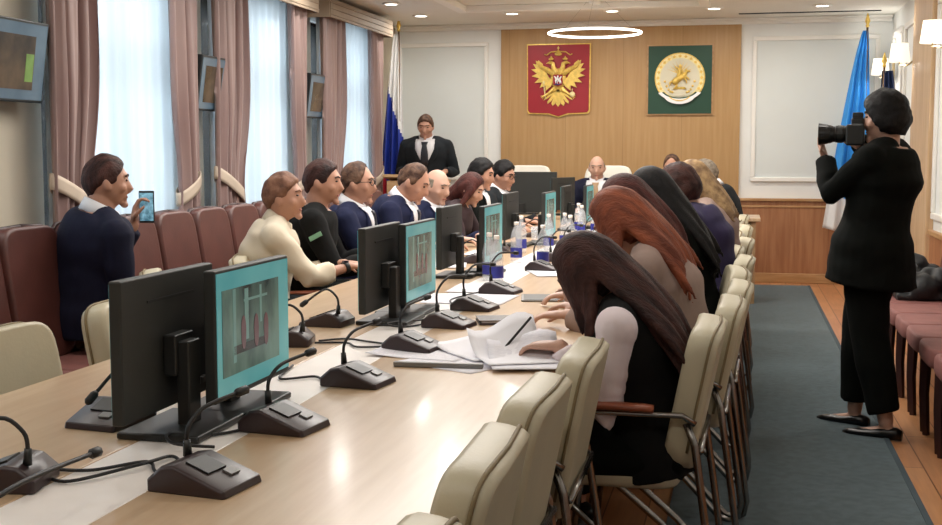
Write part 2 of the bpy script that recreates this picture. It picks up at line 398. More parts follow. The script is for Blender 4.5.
# curtains -------------------------------------------------------
def curtain(y0, y1, ztop, label, toward, amp=.035, waves=5, zb=.02):
    """toward: +1 gathers to larger y at the tie, -1 to smaller y"""
    root = thing('curtain', label, 'curtain', (XL+.17, (y0+y1)/2, 0))
    mb = MB(); n = 56; rows = 26; W = y1-y0; g = [[], []]
    rs = []
    for i in range(rows+1):
        z = zb+(ztop-zb)*i/rows
        k = math.exp(-((z-1.12)/.42)**2)
        w = W*(1-.22*k); c = toward*W*.10*k
        ring = []
        for side in (0, 1):
            rg = range(n+1) if side == 0 else range(n, -1, -1)
            for j in rg:
                u = j/n
                ph = u*waves*2*PI+.6*math.sin(3*u+z*.8)
                yy = c+(u-.5)*w+.012*math.sin(ph*1.7+z)
                xx = amp*(1-.35*k)*math.sin(ph)+.012*math.sin(ph*2.3+z*2)+(.004 if side == 0 else -.004)
                ring.append(Vector((xx, yy, z)))
        rs.append(ring)
    mb.rings(rs); mb.build('drape', M['curtain'], root, smooth=True)
    # tie-back band round the gathered drape
    k = 1; w = W*.70; c = toward*W*.10; q = MB(); rr = []
    for zo, ex in ((-.045, 1.0), (-.02, 1.02), (.02, 1.02), (.045, 1.0)):
        ring = []
        for a in range(20):
            th = 2*PI*a/20
            yy = c+math.cos(th)*w*.56*ex
            ring.append(Vector((math.sin(th)*.05, yy, 1.12+zo+(yy-c)*.42*toward)))
        rr.append(ring)
    q.rings(rr, closed_ends=False); o = q.build('tieback', M['tie'], root, smooth=True)
    s = o.modifiers.new('s', 'SOLIDIFY'); s.thickness = .004
    return root
def sheer(y0, y1, label):
    mb = MB(); n = 120; W = y1-y0; rs = []
    for i in range(9):
        z = .03+(2.6-.03)*i/8; ring = []
        for side in (0, 1):
            for j in (range(n+1) if side == 0 else range(n, -1, -1)):
                u = j/n; ring.append(Vector((.014*math.sin(u*W*44+.7*math.sin(9*u))+(.0008 if side == 0 else -.0008), (u-.5)*W, z)))
        rs.append(ring)
    o = mb.rings(rs).build('sheer_curtain', M['sheer'], smooth=True); o.location = (XL+.09, (y0+y1)/2, 0)
    tag(o, label, 'curtain')
    return o
names = ['nearest', 'middle', 'farthest']
for i, (a, b, c, d) in enumerate([(5.8, 6.33, 7.2, 7.62), (7.87, 8.5, 9.33, 9.7), (10.1, 10.75, 11.5, 11.92)]):
    sheer(a+.1, d-.05, 'white sheer curtain over the %s window, glowing with daylight' % ['nearest', 'second', 'farthest'][i])
    curtain(a, b, 2.66, ['mauve curtain beside the large television at the left edge', 'mauve curtain just right of the second television', 'mauve curtain just right of the third, small television'][i], -1, waves=5)
    curtain(c, d, 2.66, ['mauve curtain on the right side of the nearest window', 'narrow mauve curtain on the right side of the middle window', 'mauve curtain behind the white blue red flag'][i], 1, waves=3)
    q = MB(); L_ = d-a+.10
    q.box((XL+.27, (a+d)/2, 2.61), (.02, L_, .15)); q.box((XL+.14, a-.05, 2.61), (.26, .02, .15)); q.box((XL+.14, d+.05, 2.61), (.26, .02, .15)); q.box((XL+.14, (a+d)/2, 2.69), (.27, L_, .02))
    for s_ in range(3): q.box((XL+.283, (a+d)/2, 2.56+s_*.05), (.008, L_, .006))
    tag(q.build('curtain_pelmet', M['pelmet'], bevel=.004), 'taupe fabric pelmet above the %s window' % ['nearest', 'second', 'farthest'][i], 'pelmet')
for a, b in ((1.4, 3.1), (3.6, 5.2)):  # sheers for the unseen windows that were added to let light in
    o = sheer(a, b, 'white sheer curtain over an unseen window added for light, nearer than the large television'); o['group'] = 'sheer curtains over unseen windows added for light'

# wall televisions
def tv(y0, y1, zc, ht, label, green):
    r = thing('television', label, 'television', (XL+.02, (y0+y1)/2, 0)); w = y1-y0
    rot = Euler((0, R(8), 0)).to_matrix()
    def P(x, y, z): return rot @ Vector((x, y, z))+Vector((.13, 0, zc))
    MB().box(P(0, 0, 0), (.05, w, ht), rot).build('housing', M['tvframe'], r, bevel=.006)
    MB().box(P(.026, 0, 0), (.004, w-.03, ht-.03), rot).build('screen', M['scr_tvedge'], r)
    s = MB().box(P(.029, 0, -.005), (.003, w*.66, ht*.66), rot).build('picture', M['scr_tvpic'], r)
    if green:
        MB().box(P(.031, w*.27, -.03), (.002, w*.1, ht*.34), rot).build('picture', M['scr_tvgreen'], r)
    MB().box((.05, 0, zc), (.10, .12, .12)).build('wall_bracket', M['blackplastic'], r)
    return r
tv(5.1, 5.78, 1.83, .42, 'large wall television at the left edge, nearest of the three', True)
tv(7.64, 8.05, 1.84, .38, 'wall television between the nearest and middle windows', False)
tv(9.76, 10.18, 1.85, .38, 'small wall television left of the farthest window', False)

# ceiling lights
def light(kind, loc, power, size, color=(1, .955, .89), rot=(0, 0, 0)):
    ld = bpy.data.lights.new('lamp_light', 'AREA'); ld.shape = 'DISK'; ld.size = size; ld.energy = power; ld.color = color
    lo = bpy.data.objects.new('lamp_light', ld); col.objects.link(lo); lo.location = loc; lo.rotation_euler = rot
    return lo
lab = {0: 'leftmost', 1: 'second from left', 2: 'third from left', 3: 'fourth from left', 4: 'rightmost'}
proto = None
for r_, yy in enumerate([11.95, 9.3, 6.6, 3.9, 1.2]):
    for c_, xx in enumerate([-3.2, -2.26, -1.26, -.28, .72]):
        lb = ('round ceiling downlight, %s of the row nearest the back wall' % lab[c_]) if r_ == 0 else 'round ceiling downlight above the table, nearer than the back row'
        if proto is None:
            proto = thing('ceiling_light', lb, 'ceiling light', (xx, yy, ZC), 0, 'ceiling downlights')
            MB().lathe([(.058, -.012), (.085, -.012), (.088, -.004), (.088, 0), (.058, 0), (.058, -.012)], seg=24, closed=False).build('frame', M['trim'], proto, smooth=True)
            MB().lathe([(.01, -.009), (.06, -.009), (.06, -.002), (.01, -.002)], seg=24).build('diffuser', M['lampglass'], proto)
        else: copy_tree(proto, (xx, yy, ZC), 0, lb, 'ceiling downlights')
        light('a', (xx, yy, ZC-.03), {0: 10, 1: 8, 2: 7.5, 3: 6.5, 4: 5.5}[r_], .14)
o = thing('ceiling_light', 'round ceiling downlight near the left curtains, cut by the top edge of the photo', 'ceiling light', (-3.22, 10.95, ZC), 0, 'ceiling downlights')
for ch in proto.children:
    c = ch.copy(); col.objects.link(c); c.parent = o
# ring pendant
r = thing('ring_pendant_light', 'glowing white ring lamp hanging before the wood wall', 'pendant light', (-1.34, 11.2, 2.46))
def ringtube(R_, r_, n=64, seg=8):
    m_ = MB(); rs = [[Vector((math.cos(2*PI*i/n)*(R_+r_*math.cos(2*PI*k/seg)), math.sin(2*PI*i/n)*(R_+r_*math.cos(2*PI*k/seg)), r_*math.sin(2*PI*k/seg))) for k in range(seg)] for i in range(n+1)]
    return m_.rings(rs, closed_ends=False)
ringtube(.425, .011).build('led_ring', M['ledwhite'], r, smooth=True)
for a in range(3):
    MB().tube([(math.cos(a*2.09+.5)*.425, math.sin(a*2.09+.5)*.425, .01), (math.cos(a*2.09+.5)*.1, math.sin(a*2.09+.5)*.1, ZC-2.46)], .0008, 5).build('suspension_wire', M['chrome'], r)
MB().lathe([(.05, ZC-2.46), (.05, ZC-2.49)], seg=20).build('canopy', M['trim'], r)
light('a', (-1.34, 11.2, 2.4), 8, .8)
# wall sconces on right wall
pro = None
for i, (yy, zz) in enumerate([(12.5, 2.18), (11.05, 2.2), (9.2, 2.2)]):
    lb = ['wall sconce with lit shade nearest the back wall', 'wall sconce with lit shade, middle of three, above the photographer', 'wall sconce with lit shade cut by the right edge of the photo'][i]
    r = thing('wall_sconce', lb, 'wall lamp', (XR-.03, yy, zz), 0, 'wall sconces on the right wall')
    MB().box((-.01, 0, -.02), (.02, .07, .2)).build('backplate', M['brass'], r, bevel=.008)
    MB().tube([(-.01, 0, -.05), (-.07, 0, -.09), (-.13, 0, -.08), (-.13, 0, -.02)], .008).build('arm', M['brass'], r, smooth=True)
    MB().lathe([(.085, -.08), (.088, -.078), (.068, .08), (.062, .08), (.08, -.07)], (-.13, 0, .02), 24).build('lamp_shade', M['shade'], r, smooth=True)
    light('a', (XR-.16, yy, zz-.08), 1.6, .1); light('a', (XR-.16, yy, zz+.14), 1.6, .1, rot=(PI, 0, 0))

# ------------------------------------------------------------------ tables
TX0, TX1 = -1.82, -.46
t = thing('conference_table', 'long light wood conference table with a white cable strip down its middle', 'table', (-1.14, 5.6, 0))
y0, y1 = .35-5.6, 10.9-5.6
MB().box((-.39, (y0+y1)/2, .735), (.58, y1-y0, .03)).build('tabletop', M['table'], t, bevel=.005)
MB().box((.39, (y0+y1)/2, .735), (.58, y1-y0, .03)).build('tabletop', M['table'], t, bevel=.005)
MB().box((0, (y0+y1)/2, .733), (.2, y1-y0, .032)).build('cable_strip', M['strip'], t, bevel=.003)
MB().box((0, (y0+y1)/2, .36), (.06, y1-y0-.3, .66)).build('modesty_panel', M['tableside'], t)
for k in range(7):
    MB().box((0, y0+.3+k*(y1-y0-.6)/6, .36), (.9, .04, .718)).build('leg', M['tableside'], t, bevel=.004)
h = thing('head_table', 'light wood head table across the far end before the wood wall', 'table', (-1.21, 11.27, 0))
MB().box((0, 0, .765), (2.78, .66, .03)).build('tabletop', M['table'], h, bevel=.005)
MB().box((0, -.26, .375), (2.66, .03, .75)).build('front_panel', M['tableside'], h)
for s in (-1, 1): MB().box((s*1.33, 0, .375), (.04, .6, .75)).build('side_panel', M['tableside'], h)

# ------------------------------------------------------------------ chairs
def pad(w, h, th, seg=10, bulge=.012, top_r=.1):
    """upholstered slab in XZ plane, centred x, base z=0, thickness along y; rounded"""
    mb = MB(); rs = []
    n = 28
    outline = []
    for k in range(n):
        a = 2*PI*k/n+PI/n; c, s = math.cos(a), math.sin(a); e = .32
        outline.append((math.copysign(abs(c)**e, c), math.copysign(abs(s)**e, s)))
    prof = [(-.5, .80), (-.5, .9), (-.36, .975), (0, 1.0), (.36, .975), (.5, .9), (.5, .80)]
    for i, (t, sc_) in enumerate(prof):
        rs.append([Vector((o[0]*w/2*(1-(1-sc_)*.5), t*th, h/2+o[1]*h/2*(1-(1-sc_)*.35))) for o in outline])
    return rs
def bent(rs, tilt, y0, z0, curve=0):
    out = []
    for r_ in rs:
        q = []
        for p in r_:
            yy = p.y+curve*p.x*p.x
            q.append(Vector((p.x, y0+yy-math.sin(tilt)*p.z, z0+p.z*math.cos(tilt)+yy*math.sin(tilt))))
        out.append(q)
    return out
def make_beige(name, mt, arms, label, htop=.42, wdt=.46, z0=.45):
    r = thing(name, label, 'chair')
    bk = MB().rings(bent(pad(wdt, htop, .085), R(11), -.19, z0, .25)).build('backrest', mt, r, smooth=True)
    # piping round the outer edge of the back
    pts = []
    for k in range(23):
        a = -.35+(PI+.7)*k/22; c, s = math.cos(a), math.sin(a); e = .32
        x = math.copysign(abs(c)**e, c)*wdt/2*.985; z = htop/2+math.copysign(abs(s)**e, s)*htop/2*.985
        yy = -.022+.25*x*x
        pts.append((x*1.012, -.19+yy-math.sin(R(11))*z, z0+z*math.cos(R(11))*1.006+yy*math.sin(R(11))+.002))
    MB().tube(pts, .0045, 6).build('piping', M['beigeseam'], bk, smooth=True)
    rs = [[Vector((p.x, .04+(p.z-.235), .435-p.y)) for p in q] for q in pad(.47, .47, .07)]
    MB().rings(rs).build('seat', mt, r, smooth=True)
    for s in (-1, 1):
        x = s*.235
        # rear leg: from the back joint to the floor, U-turn, brace up to the seat front
        MB().tube([(x, -.21, .60), (x*1.04, -.235, .54), (x*1.06, -.27, .3), (x*1.06, -.3, .08), (x*1.06, -.29, .03), (x*1.06, -.26, .016), (x*1.06, -.22, .03), (x*1.04, -.1, .16), (x, .16, .38), (x*.95, .2, .405)], .0115, 8).build('leg', M['chrome'], r, smooth=True)
        MB().tube([(x, .19, .405), (x*1.04, .23, .2), (x*1.05, .25, .013)], .0115, 8).build('leg', M['chrome'], r, smooth=True)
        if arms:
            MB().tube([(x*1.04, -.235, .60), (x*1.08, -.2, .625), (x*1.1, .12, .625), (x*1.09, .17, .6), (x*1.04, .2, .42)], .009, 8).build('arm_support', M['chrome'], r, smooth=True)
            MB().rings([[Vector((x*1.1+math.cos(a)*.026*w_, yy, .643+zz+math.sin(a)*.012)) for a in [k*2*PI/10 for k in range(10)]] for yy, w_, zz in ((-.12, .5, -.002), (-.1, .9, 0), (0, 1.05, .002), (.12, 1, 0), (.17, .8, -.006), (.19, .4, -.012))]).build('armrest', M['armwood'], r, smooth=True)
    MB().tube([(-.235, -.25, .52), (.235, -.25, .52)], .009, 8).build('crossbar', M['chrome'], r, smooth=True)
    return r
def place(proto, x, y, rz, label, group, first):
    if first[0] is None:
        first[0] = proto; proto.location = (x, y, 0); proto.rotation_euler = (0, 0, R(rz)); proto['label'] = label; proto['group'] = group
        return proto
    return copy_tree(proto, (x, y, 0), rz, label, group)
fb = [None]; pb = make_beige('conference_chair', M['beige'], True, 'x')
G = 'cream padded chairs along the right side of the long table'
RC = [(-.40, 1.42, 'empty cream chair cut by the bottom edge, nearest the camera on the right'),
      (-.40, 1.98, 'empty cream padded chair pushed to the table, second from the camera'),
      (-.40, 2.52, 'empty cream padded chair pushed to the table, third from the camera'),
      (-.37, 3.06, 'empty cream chair directly before the woman writing'),
      (-.07, 3.62, 'cream chair with cherry armrest under the woman in the black vest'),
      (-.01, 4.16, 'cream chair of the auburn woman in a grey beige top'),
      (.02, 4.70, 'cream chair of the woman in a mauve knit top'),
      (.01, 5.28, 'cream chair of the long black haired woman'),
      (.04, 5.9, 'cream chair of the woman in violet'),
      (-.01, 6.55, 'cream chair of the woman with hair blond at the sides'),
      (.05, 7.15, 'cream chair behind the blond streaked woman, first of five far ones'),
      (-.01, 7.8, 'cream chair at the far right of the table, second of five far ones'),
      (.05, 8.45, 'cream chair at the far right of the table, third of five far ones'),
      (-.01, 9.1, 'cream chair at the far right of the table, fourth of five far ones'),
      (.04, 9.9, 'cream chair of the grey haired man at the far right')]
for x, y, lb in RC: place(pb, x-.27, y, 90+random.Random(int(y*10)).uniform(-4, 4), lb, G, fb)
G = 'cream padded chairs along the left side of the long table'
for x, y, rz, lb in [(-1.80, 2.98, -92, 'empty cream chair at the left edge of the photo, behind the table'),
                     (-1.80, 3.72, -88, 'empty cream chair mostly hidden by the nearest monitor'),
                     (-2.18, 4.72, -63, 'cream chair turned sideways, its top peeking over the nearest monitor'),
                     (-2.12, 5.52, -72, 'cream chair of the woman in the cream blouse'),
                     (-2.12, 6.06, -84, 'cream chair between the cream blouse woman and the man in black'),
                     (-2.14, 6.62, -90, 'cream chair of the man in glasses and navy suit'),
                     (-2.02, 7.12, -90, 'cream chair of the leaning man in the navy suit'),
                     (-2.02, 7.8, -90, 'cream chair of the bald man'),
                     (-2.0, 8.45, -90, 'cream chair of the woman with long auburn hair on the left'),
                     (-2.0, 9.2, -90, 'cream chair of the dark haired man beside the auburn woman'),
                     (-2.0, 9.95, -90, 'cream chair of the farthest man with glasses')]:
    place(pb, x, y, rz, lb, G, fb)
fw = [None]; pw = make_beige('executive_chair', M['white_leather'], True, 'x', htop=.79, wdt=.5)
G = 'white high backed chairs behind the head table'
place(pw, -2.2, 12.3, 180, 'empty white high backed chair left of the seated chairman', G, fw)
place(pw, -1.34, 12.2, 180, 'white high backed chair of the bald man at the head table', G, fw)
place(pw, -.52, 12.3, 180, 'white high backed chair at the right of the head table', G, fw)

def make_brown(label):
    r = thing('leather_chair', label, 'chair')
    MB().rings(bent(pad(.43, .59, .09), R(9), -.2, .46, .12)).build('backrest', M['brown'], r, smooth=True)
    MB().box((0, -.245, .55), (.445, .02, .22), Euler((R(9), 0, 0)).to_matrix()).build('back_frame', M['darkwood'], r, bevel=.005)
    for s in (-1, 1):
        MB().tube([(s*.215, -.232, .5), (s*.216, -.262, .7), (s*.2165, -.290, .92), (s*.210, -.300, 1.0), (s*.17, -.302, 1.036), (s*.0, -.298, 1.044)], [.010, .011, .012, .012, .011, .01], 8).build('back_stile', M['darkwood'], r, smooth=True)
        MB().tube([(s*.195, .22, .40), (s*.2, .225, .2), (s*.19, .215, .0)], [.024, .02, .017], 4).build('leg', M['darkwood'], r)
        MB().tube([(s*.2, -.2, .42), (s*.2, -.22, .2), (s*.2, -.26, .0)], [.022, .02, .017], 4).build('leg', M['darkwood'], r)
    rs = [[Vector((p.x, .03+(p.z-.24), .43-p.y)) for p in q] for q in pad(.445, .48, .085)]
    MB().rings(rs).build('seat', M['brownseat'], r, smooth=True)
    MB().box((0, .02, .385), (.42, .43, .03)).build('seat_frame', M['darkwood'], r, bevel=.004)
    return r
pbr = make_brown('x'); fbr = [None]
G = 'brown leather chairs lined up before the curtained windows'
YL = [3.7+.455*i for i in range(14)]
for i, y in enumerate(YL):
    lb = {0: 'brown leather chair at the left edge of the photo', 1: 'brown leather chair just left of the man photographing with his phone',
          2: 'brown leather chair behind the back of the man with the phone', 3: 'brown leather chair just right of the man with the phone', 4: 'brown leather chair, second to the right of the man with the phone',
          5: 'brown leather chair, third to the right of the man with the phone', 6: 'brown leather chair, fourth to the right of the man with the phone'}.get(i, 'brown leather window-side chair, number %d from the left edge, behind the seated row' % (i+1))
    if i == 7: lb = 'brown leather chair with the black bag hanging on it'
    place(pbr, -3.02+.05+.24, y, -90, lb, G, fbr)
G = 'brown leather chairs lined up along the right wall'
ords = ['nearest', 'second', 'third', 'fourth', 'fifth', 'sixth', 'seventh', 'eighth']
for i in range(8):
    place(pbr, 1.115, 4.95+.455*i, 90, 'maroon seated chair along the right wall, %s from the camera' % ords[i], G, fbr)

# ------------------------------------------------------------------ table equipment
def make_monitor(w=.44, h=.30):
    """screen faces +Y? no: local screen faces +X; width along y; foot behind (-X)"""
    r = thing('computer_monitor', 'x', 'monitor')
    MB().box((0, 0, .20), (.028, w, h)).build('housing', M['monback'], r, bevel=.005)
    sc_ = MB().box((.0145, 0, .203), (.003, w-.014, h-.022)).build('screen', M['scr_teal'], r)
    MB().box((.0165, -.05*w, .203), (.002, w*.76, h*.66)).build('picture', M['scr_pic'], sc_)
    for yy, zz, ww, hh_, mm in ((-.125, .215, .016, .17, 'scr_white'), (-.055, .235, .022, .12, 'scr_white'), (.03, .25, .012, .09, 'scr_white'), (.0, .268, .14, .006, 'scr_white'), (-.03, .158, .2, .02, 'scr_dark')):
        MB().box((.0178, yy, zz), (.0008, ww, hh_)).build('picture_detail', M[mm], sc_)
    for yy, zz in ((-.075, .2), (.0, .195), (.06, .19)):
        MB().rings([[Vector((.0178+e, yy+math.cos(a)*w_, zz+math.sin(a)*.034-(.012 if math.sin(a) < 0 else 0))) for a in [2*PI*k/12 for k in range(12)]] for e, w_ in ((0, .014), (.001, .014))]).build('picture_figure', M['scr_fig'], sc_)
    MB().box((-.053, 0, .10), (.03, .06, .20)).build('stand', M['blackplastic'], r, bevel=.004)
    MB().box((-.03, 0, .17), (.03, .09, .09)).build('mount', M['blackplastic'], r, bevel=.004)
    MB().box((-.04, 0, .008), (.19, .26, .016)).build('base', M['blackplastic'], r, bevel=.005)
    MB().box((-.0145, 0, .295), (.004, w*.5, .006)).build('vent_slot', M['cable'], r)
    for k in range(4): MB().box((-.016, -.15+.02*k, .085), (.02, .012, .014)).build('socket', M['micgrey'], r)
    return r
pm = make_monitor(); fm = [None]
MONS = [(-1.235, 2.42, 180, 'nearest monitor, its black back to the camera'), (-1.14, 2.66, 0, 'nearest monitor with a teal bordered screen facing right'),
        (-1.27, 4.16, 180, 'second monitor from the camera showing its black back'), (-1.20, 4.42, 0, 'second teal screened monitor, in the middle of the table'),
        (-1.40, 5.76, 180, 'third monitor from the camera, black back, before the auburn woman'), (-1.225, 5.92, 0, 'third screened monitor, pale picture, left of the water bottles'),
        (-1.47, 7.75, 180, 'fourth dark monitor back, before the glasses man'), (-1.25, 7.95, 0, 'fourth screened monitor, narrow, amid the far bottles'),
        (-1.35, 9.5, 180, 'fifth dark monitor back, in the far middle of the table'), (-1.2, 9.7, 0, 'fifth screened monitor, farthest along the long table')]
for x, y, rz, lb in MONS:
    first = fm[0] is None
    if first:
        fm[0] = pm; pm.location = (x, y, .75); pm.rotation_euler = (0, 0, R(rz)); pm['label'] = lb; pm['group'] = 'monitors in pairs along the table'
    else: copy_tree(pm, (x, y, .75), rz, lb, 'monitors in pairs along the table')
copy_tree(pm, (-1.62, 11.15, .78), 160, 'monitor on the head table before the bald chairman', 'monitors in pairs along the table')
r = thing('large_monitor', 'wide black screen standing on the left of the head table, back to camera', 'monitor', (-2.02, 11.25, .78))
MB().box((0, 0, .21), (.66, .035, .38)).build('housing', M['monback'], r, bevel=.006)
MB().box((0, .0185, .21), (.63, .004, .35)).build('screen', M['scr_teal'], r)
MB().box((0, -.01, .05), (.06, .06, .1)).build('stand', M['blackplastic'], r)
MB().box((0, 0, .008), (.3, .2, .016)).build('base', M['blackplastic'], r, bevel=.004)

def make_mic(stem, name='table_microphone', mirror=False):
    """delegate unit: wedge base, gooseneck; local +X = towards its user"""
    r = thing(name, 'x', 'microphone')
    # wedge: rear low, rising to a crest then sloping to the front
    prof = [(-.075, 0), (-.075, .022), (-.045, .048), (-.02, .052), (.085, .014), (.09, 0)]
    mb = MB(); n = len(prof)
    rs = [[Vector((x*s1, y, z*s2)) for x, z in prof] for y, s1, s2 in ((-.068, .94, .9), (-.062, 1, 1), (.062, 1, 1), (.068, .94, .9))]
    bs_ = mb.rings(rs).build('base', M['micbrown'], r, bevel=.003)
    rot = Euler((0, math.atan2(.038, .105), 0)).to_matrix()
    MB().box((.012, -.004, .0425), (.05, .06, .004), rot).build('speaker_grille', M['blackplastic'], bs_)
    MB().box((.05, .02, .0285), (.02, .03, .004), rot).build('talk_button', M['micgrey'], bs_)
    MB().tube([(-.05, .03, .045), (-.052, .03, .075)], [.009, .007], 8).build('stem_socket', M['blackplastic'], r, smooth=True)
    pts = [Vector((-.052, .03, .07))]+[Vector(p) for p in stem]
    # smooth path
    pp = []
    for i in range(len(pts)-1):
        a, b = pts[max(i-1, 0)], pts[i]; c, d = pts[i+1], pts[min(i+2, len(pts)-1)]
        for k in range(5):
            t = k/5; pp.append(.5*((2*b)+(c-a)*t+(2*a-5*b+4*c-d)*t*t+(3*b-a-3*c+d)*t**3))
    pp.append(pts[-1])
    gn = MB().tube(pp, .0042, 7).build('gooseneck', M['cable'], r, smooth=True)
    dd = (pp[-1]-pp[-3]).normalized()
    MB().tube([pp[-1], pp[-1]+dd*.008, pp[-1]+dd*.03, pp[-1]+dd*.036], [.006, .0095, .0095, .005], 8).build('microphone_tip', M['cable'], gn, smooth=True)
    return r
A = make_mic([(-.05, .034, .10), (-.042, .075, .128), (-.025, .16, .14)])
B = make_mic([(-.052, .035, .12), (-.03, .09, .165), (.0, .19, .16)])
Cc = make_mic([(-.045, .03, .105), (.0, .025, .13), (.075, .015, .085)])
Dd = make_mic([(-.02, .025, .105), (.12, .03, .125), (.37, .07, .105)])
protos = {'A': [A, True], 'B': [B, True], 'C': [Cc, True], 'D': [Dd, True]}
def mic(k, x, y, rz, label, group, z=.75):
    p = protos[k]
    if p[1]:
        p[1] = False; o = p[0]; o.location = (x, y, z); o.rotation_euler = (0, 0, R(rz)); o['label'] = label; o['group'] = group; return o
    return copy_tree(p[0], (x, y, z), rz, label, group)
G = 'microphone units along the right side of the cable strip'
rl = ['nearest dark microphone unit, cut by the bottom edge', 'dark microphone unit nearest the camera, right of the first monitor stand', 'dark microphone unit below the nearest teal screen', 'dark microphone unit right of the nearest teal screen', 'dark microphone unit at the foot of the second teal screen',
      'dark microphone unit, right of the second teal screen', 'dark microphone unit beside the white paper stack', 'dark microphone unit below the third screen']
for i, (x, y, k) in enumerate([(-1.0, 1.42, 'D'), (-.955, 2.0, 'A'), (-.985, 2.47, 'A'), (-.985, 3.0, 'A'), (-.99, 3.57, 'A'), (-1.0, 4.08, 'B'), (-1.01, 4.55, 'B'), (-1.02, 5.12, 'B')]):
    mic(k, x, y, -8 if i else 88, rl[i], G)
for i, y in enumerate([6.15, 6.7, 7.25, 8.3, 8.85, 9.4]):
    mic('B', -1.0, y, -8, 'distant dark microphone unit by the bottles, %s beyond the third screen' % ords[i].replace('nearest', 'first'), G)
G = 'microphone units along the left side of the cable strip'
for x, y, rz, lb in [(-1.31, 1.93, 192, 'microphone unit with grey rear at the left edge of the photo'), (-1.38, 2.44, 262, 'microphone unit hidden behind the nearest monitor, only its stem out left'), (-1.4, 3.58, 190, 'microphone unit left of the cables, behind the nearest teal screen'),
                     (-1.42, 4.02, 175, 'microphone unit just left of the second monitor'), (-1.45, 5.3, 180, 'microphone unit before the woman in the cream blouse'), (-1.45, 6.5, 180, 'microphone unit before the man in glasses and navy suit'), (-1.45, 7.2, 180, 'microphone unit before the bald man'),
                     (-1.45, 8.6, 180, 'microphone unit before the dark haired man on the left')]:
    mic('C', x, y, rz, lb, G)
# cables on the strip
def cable(pts, label, r_=.0035):
    pts = [Vector(p) for p in pts]; pp = []
    for i in range(len(pts)-1):
        a, b = pts[max(i-1, 0)], pts[i]; c, d = pts[i+1], pts[min(i+2, len(pts)-1)]
        for k in range(8):
            t = k/8; pp.append(.5*((2*b)+(c-a)*t+(2*a-5*b+4*c-d)*t*t+(3*b-a-3*c+d)*t**3))
    pp.append(pts[-1])
    tag(MB().tube(pp, r_, 7).build('cable', M['cable'], smooth=True), label, 'cable', 'cables lying on the white strip')
z = .7545
cable([(-1.275, 2.03, z), (-1.2, 2.04, z), (-1.13, 2.12, z), (-1.08, 2.06, z), (-1.035, 2.03, z)], 'black cable running from the left edge microphone unit')
cable([(-1.275, 1.99, z), (-1.2, 1.96, z), (-1.12, 2.08, z+.006), (-1.1, 2.17, z), (-1.04, 2.1, z)], 'black cable looping beside the nearest monitor base')
cable([(-1.04, 2.45, z), (-1.1, 2.36, z), (-1.17, 2.30, z+.013), (-1.12, 2.22, z+.013), (-1.05, 2.26, z)], 'coiled black cable at the nearest monitor stand')
cable([(-1.07, 2.98, z), (-1.12, 3.05, z), (-1.2, 3.0, z), (-1.24, 3.2, z)], 'black cable behind the third microphone unit')
cable([(-1.32, 3.6, z), (-1.22, 3.62, z), (-1.16, 3.55, z), (-1.07, 3.58, z)], 'black cable joining two microphone units before the second monitor')
cable([(-1.32, 3.64, z), (-1.25, 3.7, z), (-1.16, 3.66, z), (-1.08, 3.62, z)], 'second black cable before the second monitor base')
cable([(-1.08, 4.1, z), (-1.14, 4.0, z), (-1.19, 3.98, z+.014), (-1.1, 4.2, z)], 'black cable curling beside the second monitor base')
cable([(-1.09, 4.6, z), (-1.16, 4.8, z), (-1.1, 5.1, z)], 'black cable before the third monitor')

# papers -------------------------------------------------
def sheet(x, y, z, rz, label, w=.21, l=.297, curl=0, mt='printed', cat='paper', th=.0012, group=None, name='paper_sheet'):
    mb = MB(); nx, ny = 8, 10; T = []; 
    for top in (1, 0):
        for i in range(ny+1):
            for j in range(nx+1):
                u, v = (j/nx-.5), (i/ny-.5)
                hz = curl*(max(0, v+.1)**2)*1.4+curl*.25*math.sin(u*5)*max(0, v+.2)
                T.append(Vector((u*w, v*l, hz+(th if top else 0)+abs(curl)*.03)))
    fs = []; n = (nx+1)*(ny+1)
    for i in range(ny):
        for j in range(nx):
            a = i*(nx+1)+j; fs.append((a, a+1, a+nx+2, a+nx+1)); fs.append((n+a+nx+1, n+a+nx+2, n+a+1, n+a))
    edge = [j for j in range(nx+1)]+[i*(nx+1)+nx for i in range(1, ny+1)]+[ny*(nx+1)+j for j in range(nx-1, -1, -1)]+[i*(nx+1) for i in range(ny-1, 0, -1)]
    for k in range(len(edge)):
        a, b = edge[k], edge[(k+1) % len(edge)]; fs.append((a, n+a, n+b, b))
    o = mb.add(T, fs).build(name, M[mt], smooth=True); o.location = (x, y, z); o.rotation_euler = (0, 0, R(rz))
    return tag(o, label, cat, group)
Z = .7502
G = 'papers spread before the writing woman'
sheet(-.80, 3.36, Z, 62, 'printed sheet lying nearest the camera under the writing woman', group=G)
sheet(-.93, 3.5, Z, 80, 'loose printed sheet at the left end of the spread', group=G, curl=.02)
sheet(-.76, 3.55, Z+.004, 40, 'printed sheet in the middle of the spread papers', group=G, curl=.04, mt='paper')
sheet(-.65, 3.45, Z+.008, 25, 'curled white sheet lifted towards the writing hand', group=G, curl=.16, mt='paper')
sheet(-.60, 3.40, Z+.006, 15, 'open page under the hand of the writing woman', group=G, curl=.10)
sheet(-.78, 3.66, Z+.002, 50, 'small white sheet behind the curled page', group=G, mt='paper')
tag(MB().box((-.83, 3.275, Z+.008), (.26, .02, .014), Euler((0, 0, R(3))).to_matrix()).build('pen_case', M['micgrey'], bevel=.003), 'grey spine of a binder at the near edge of the papers', 'binder')
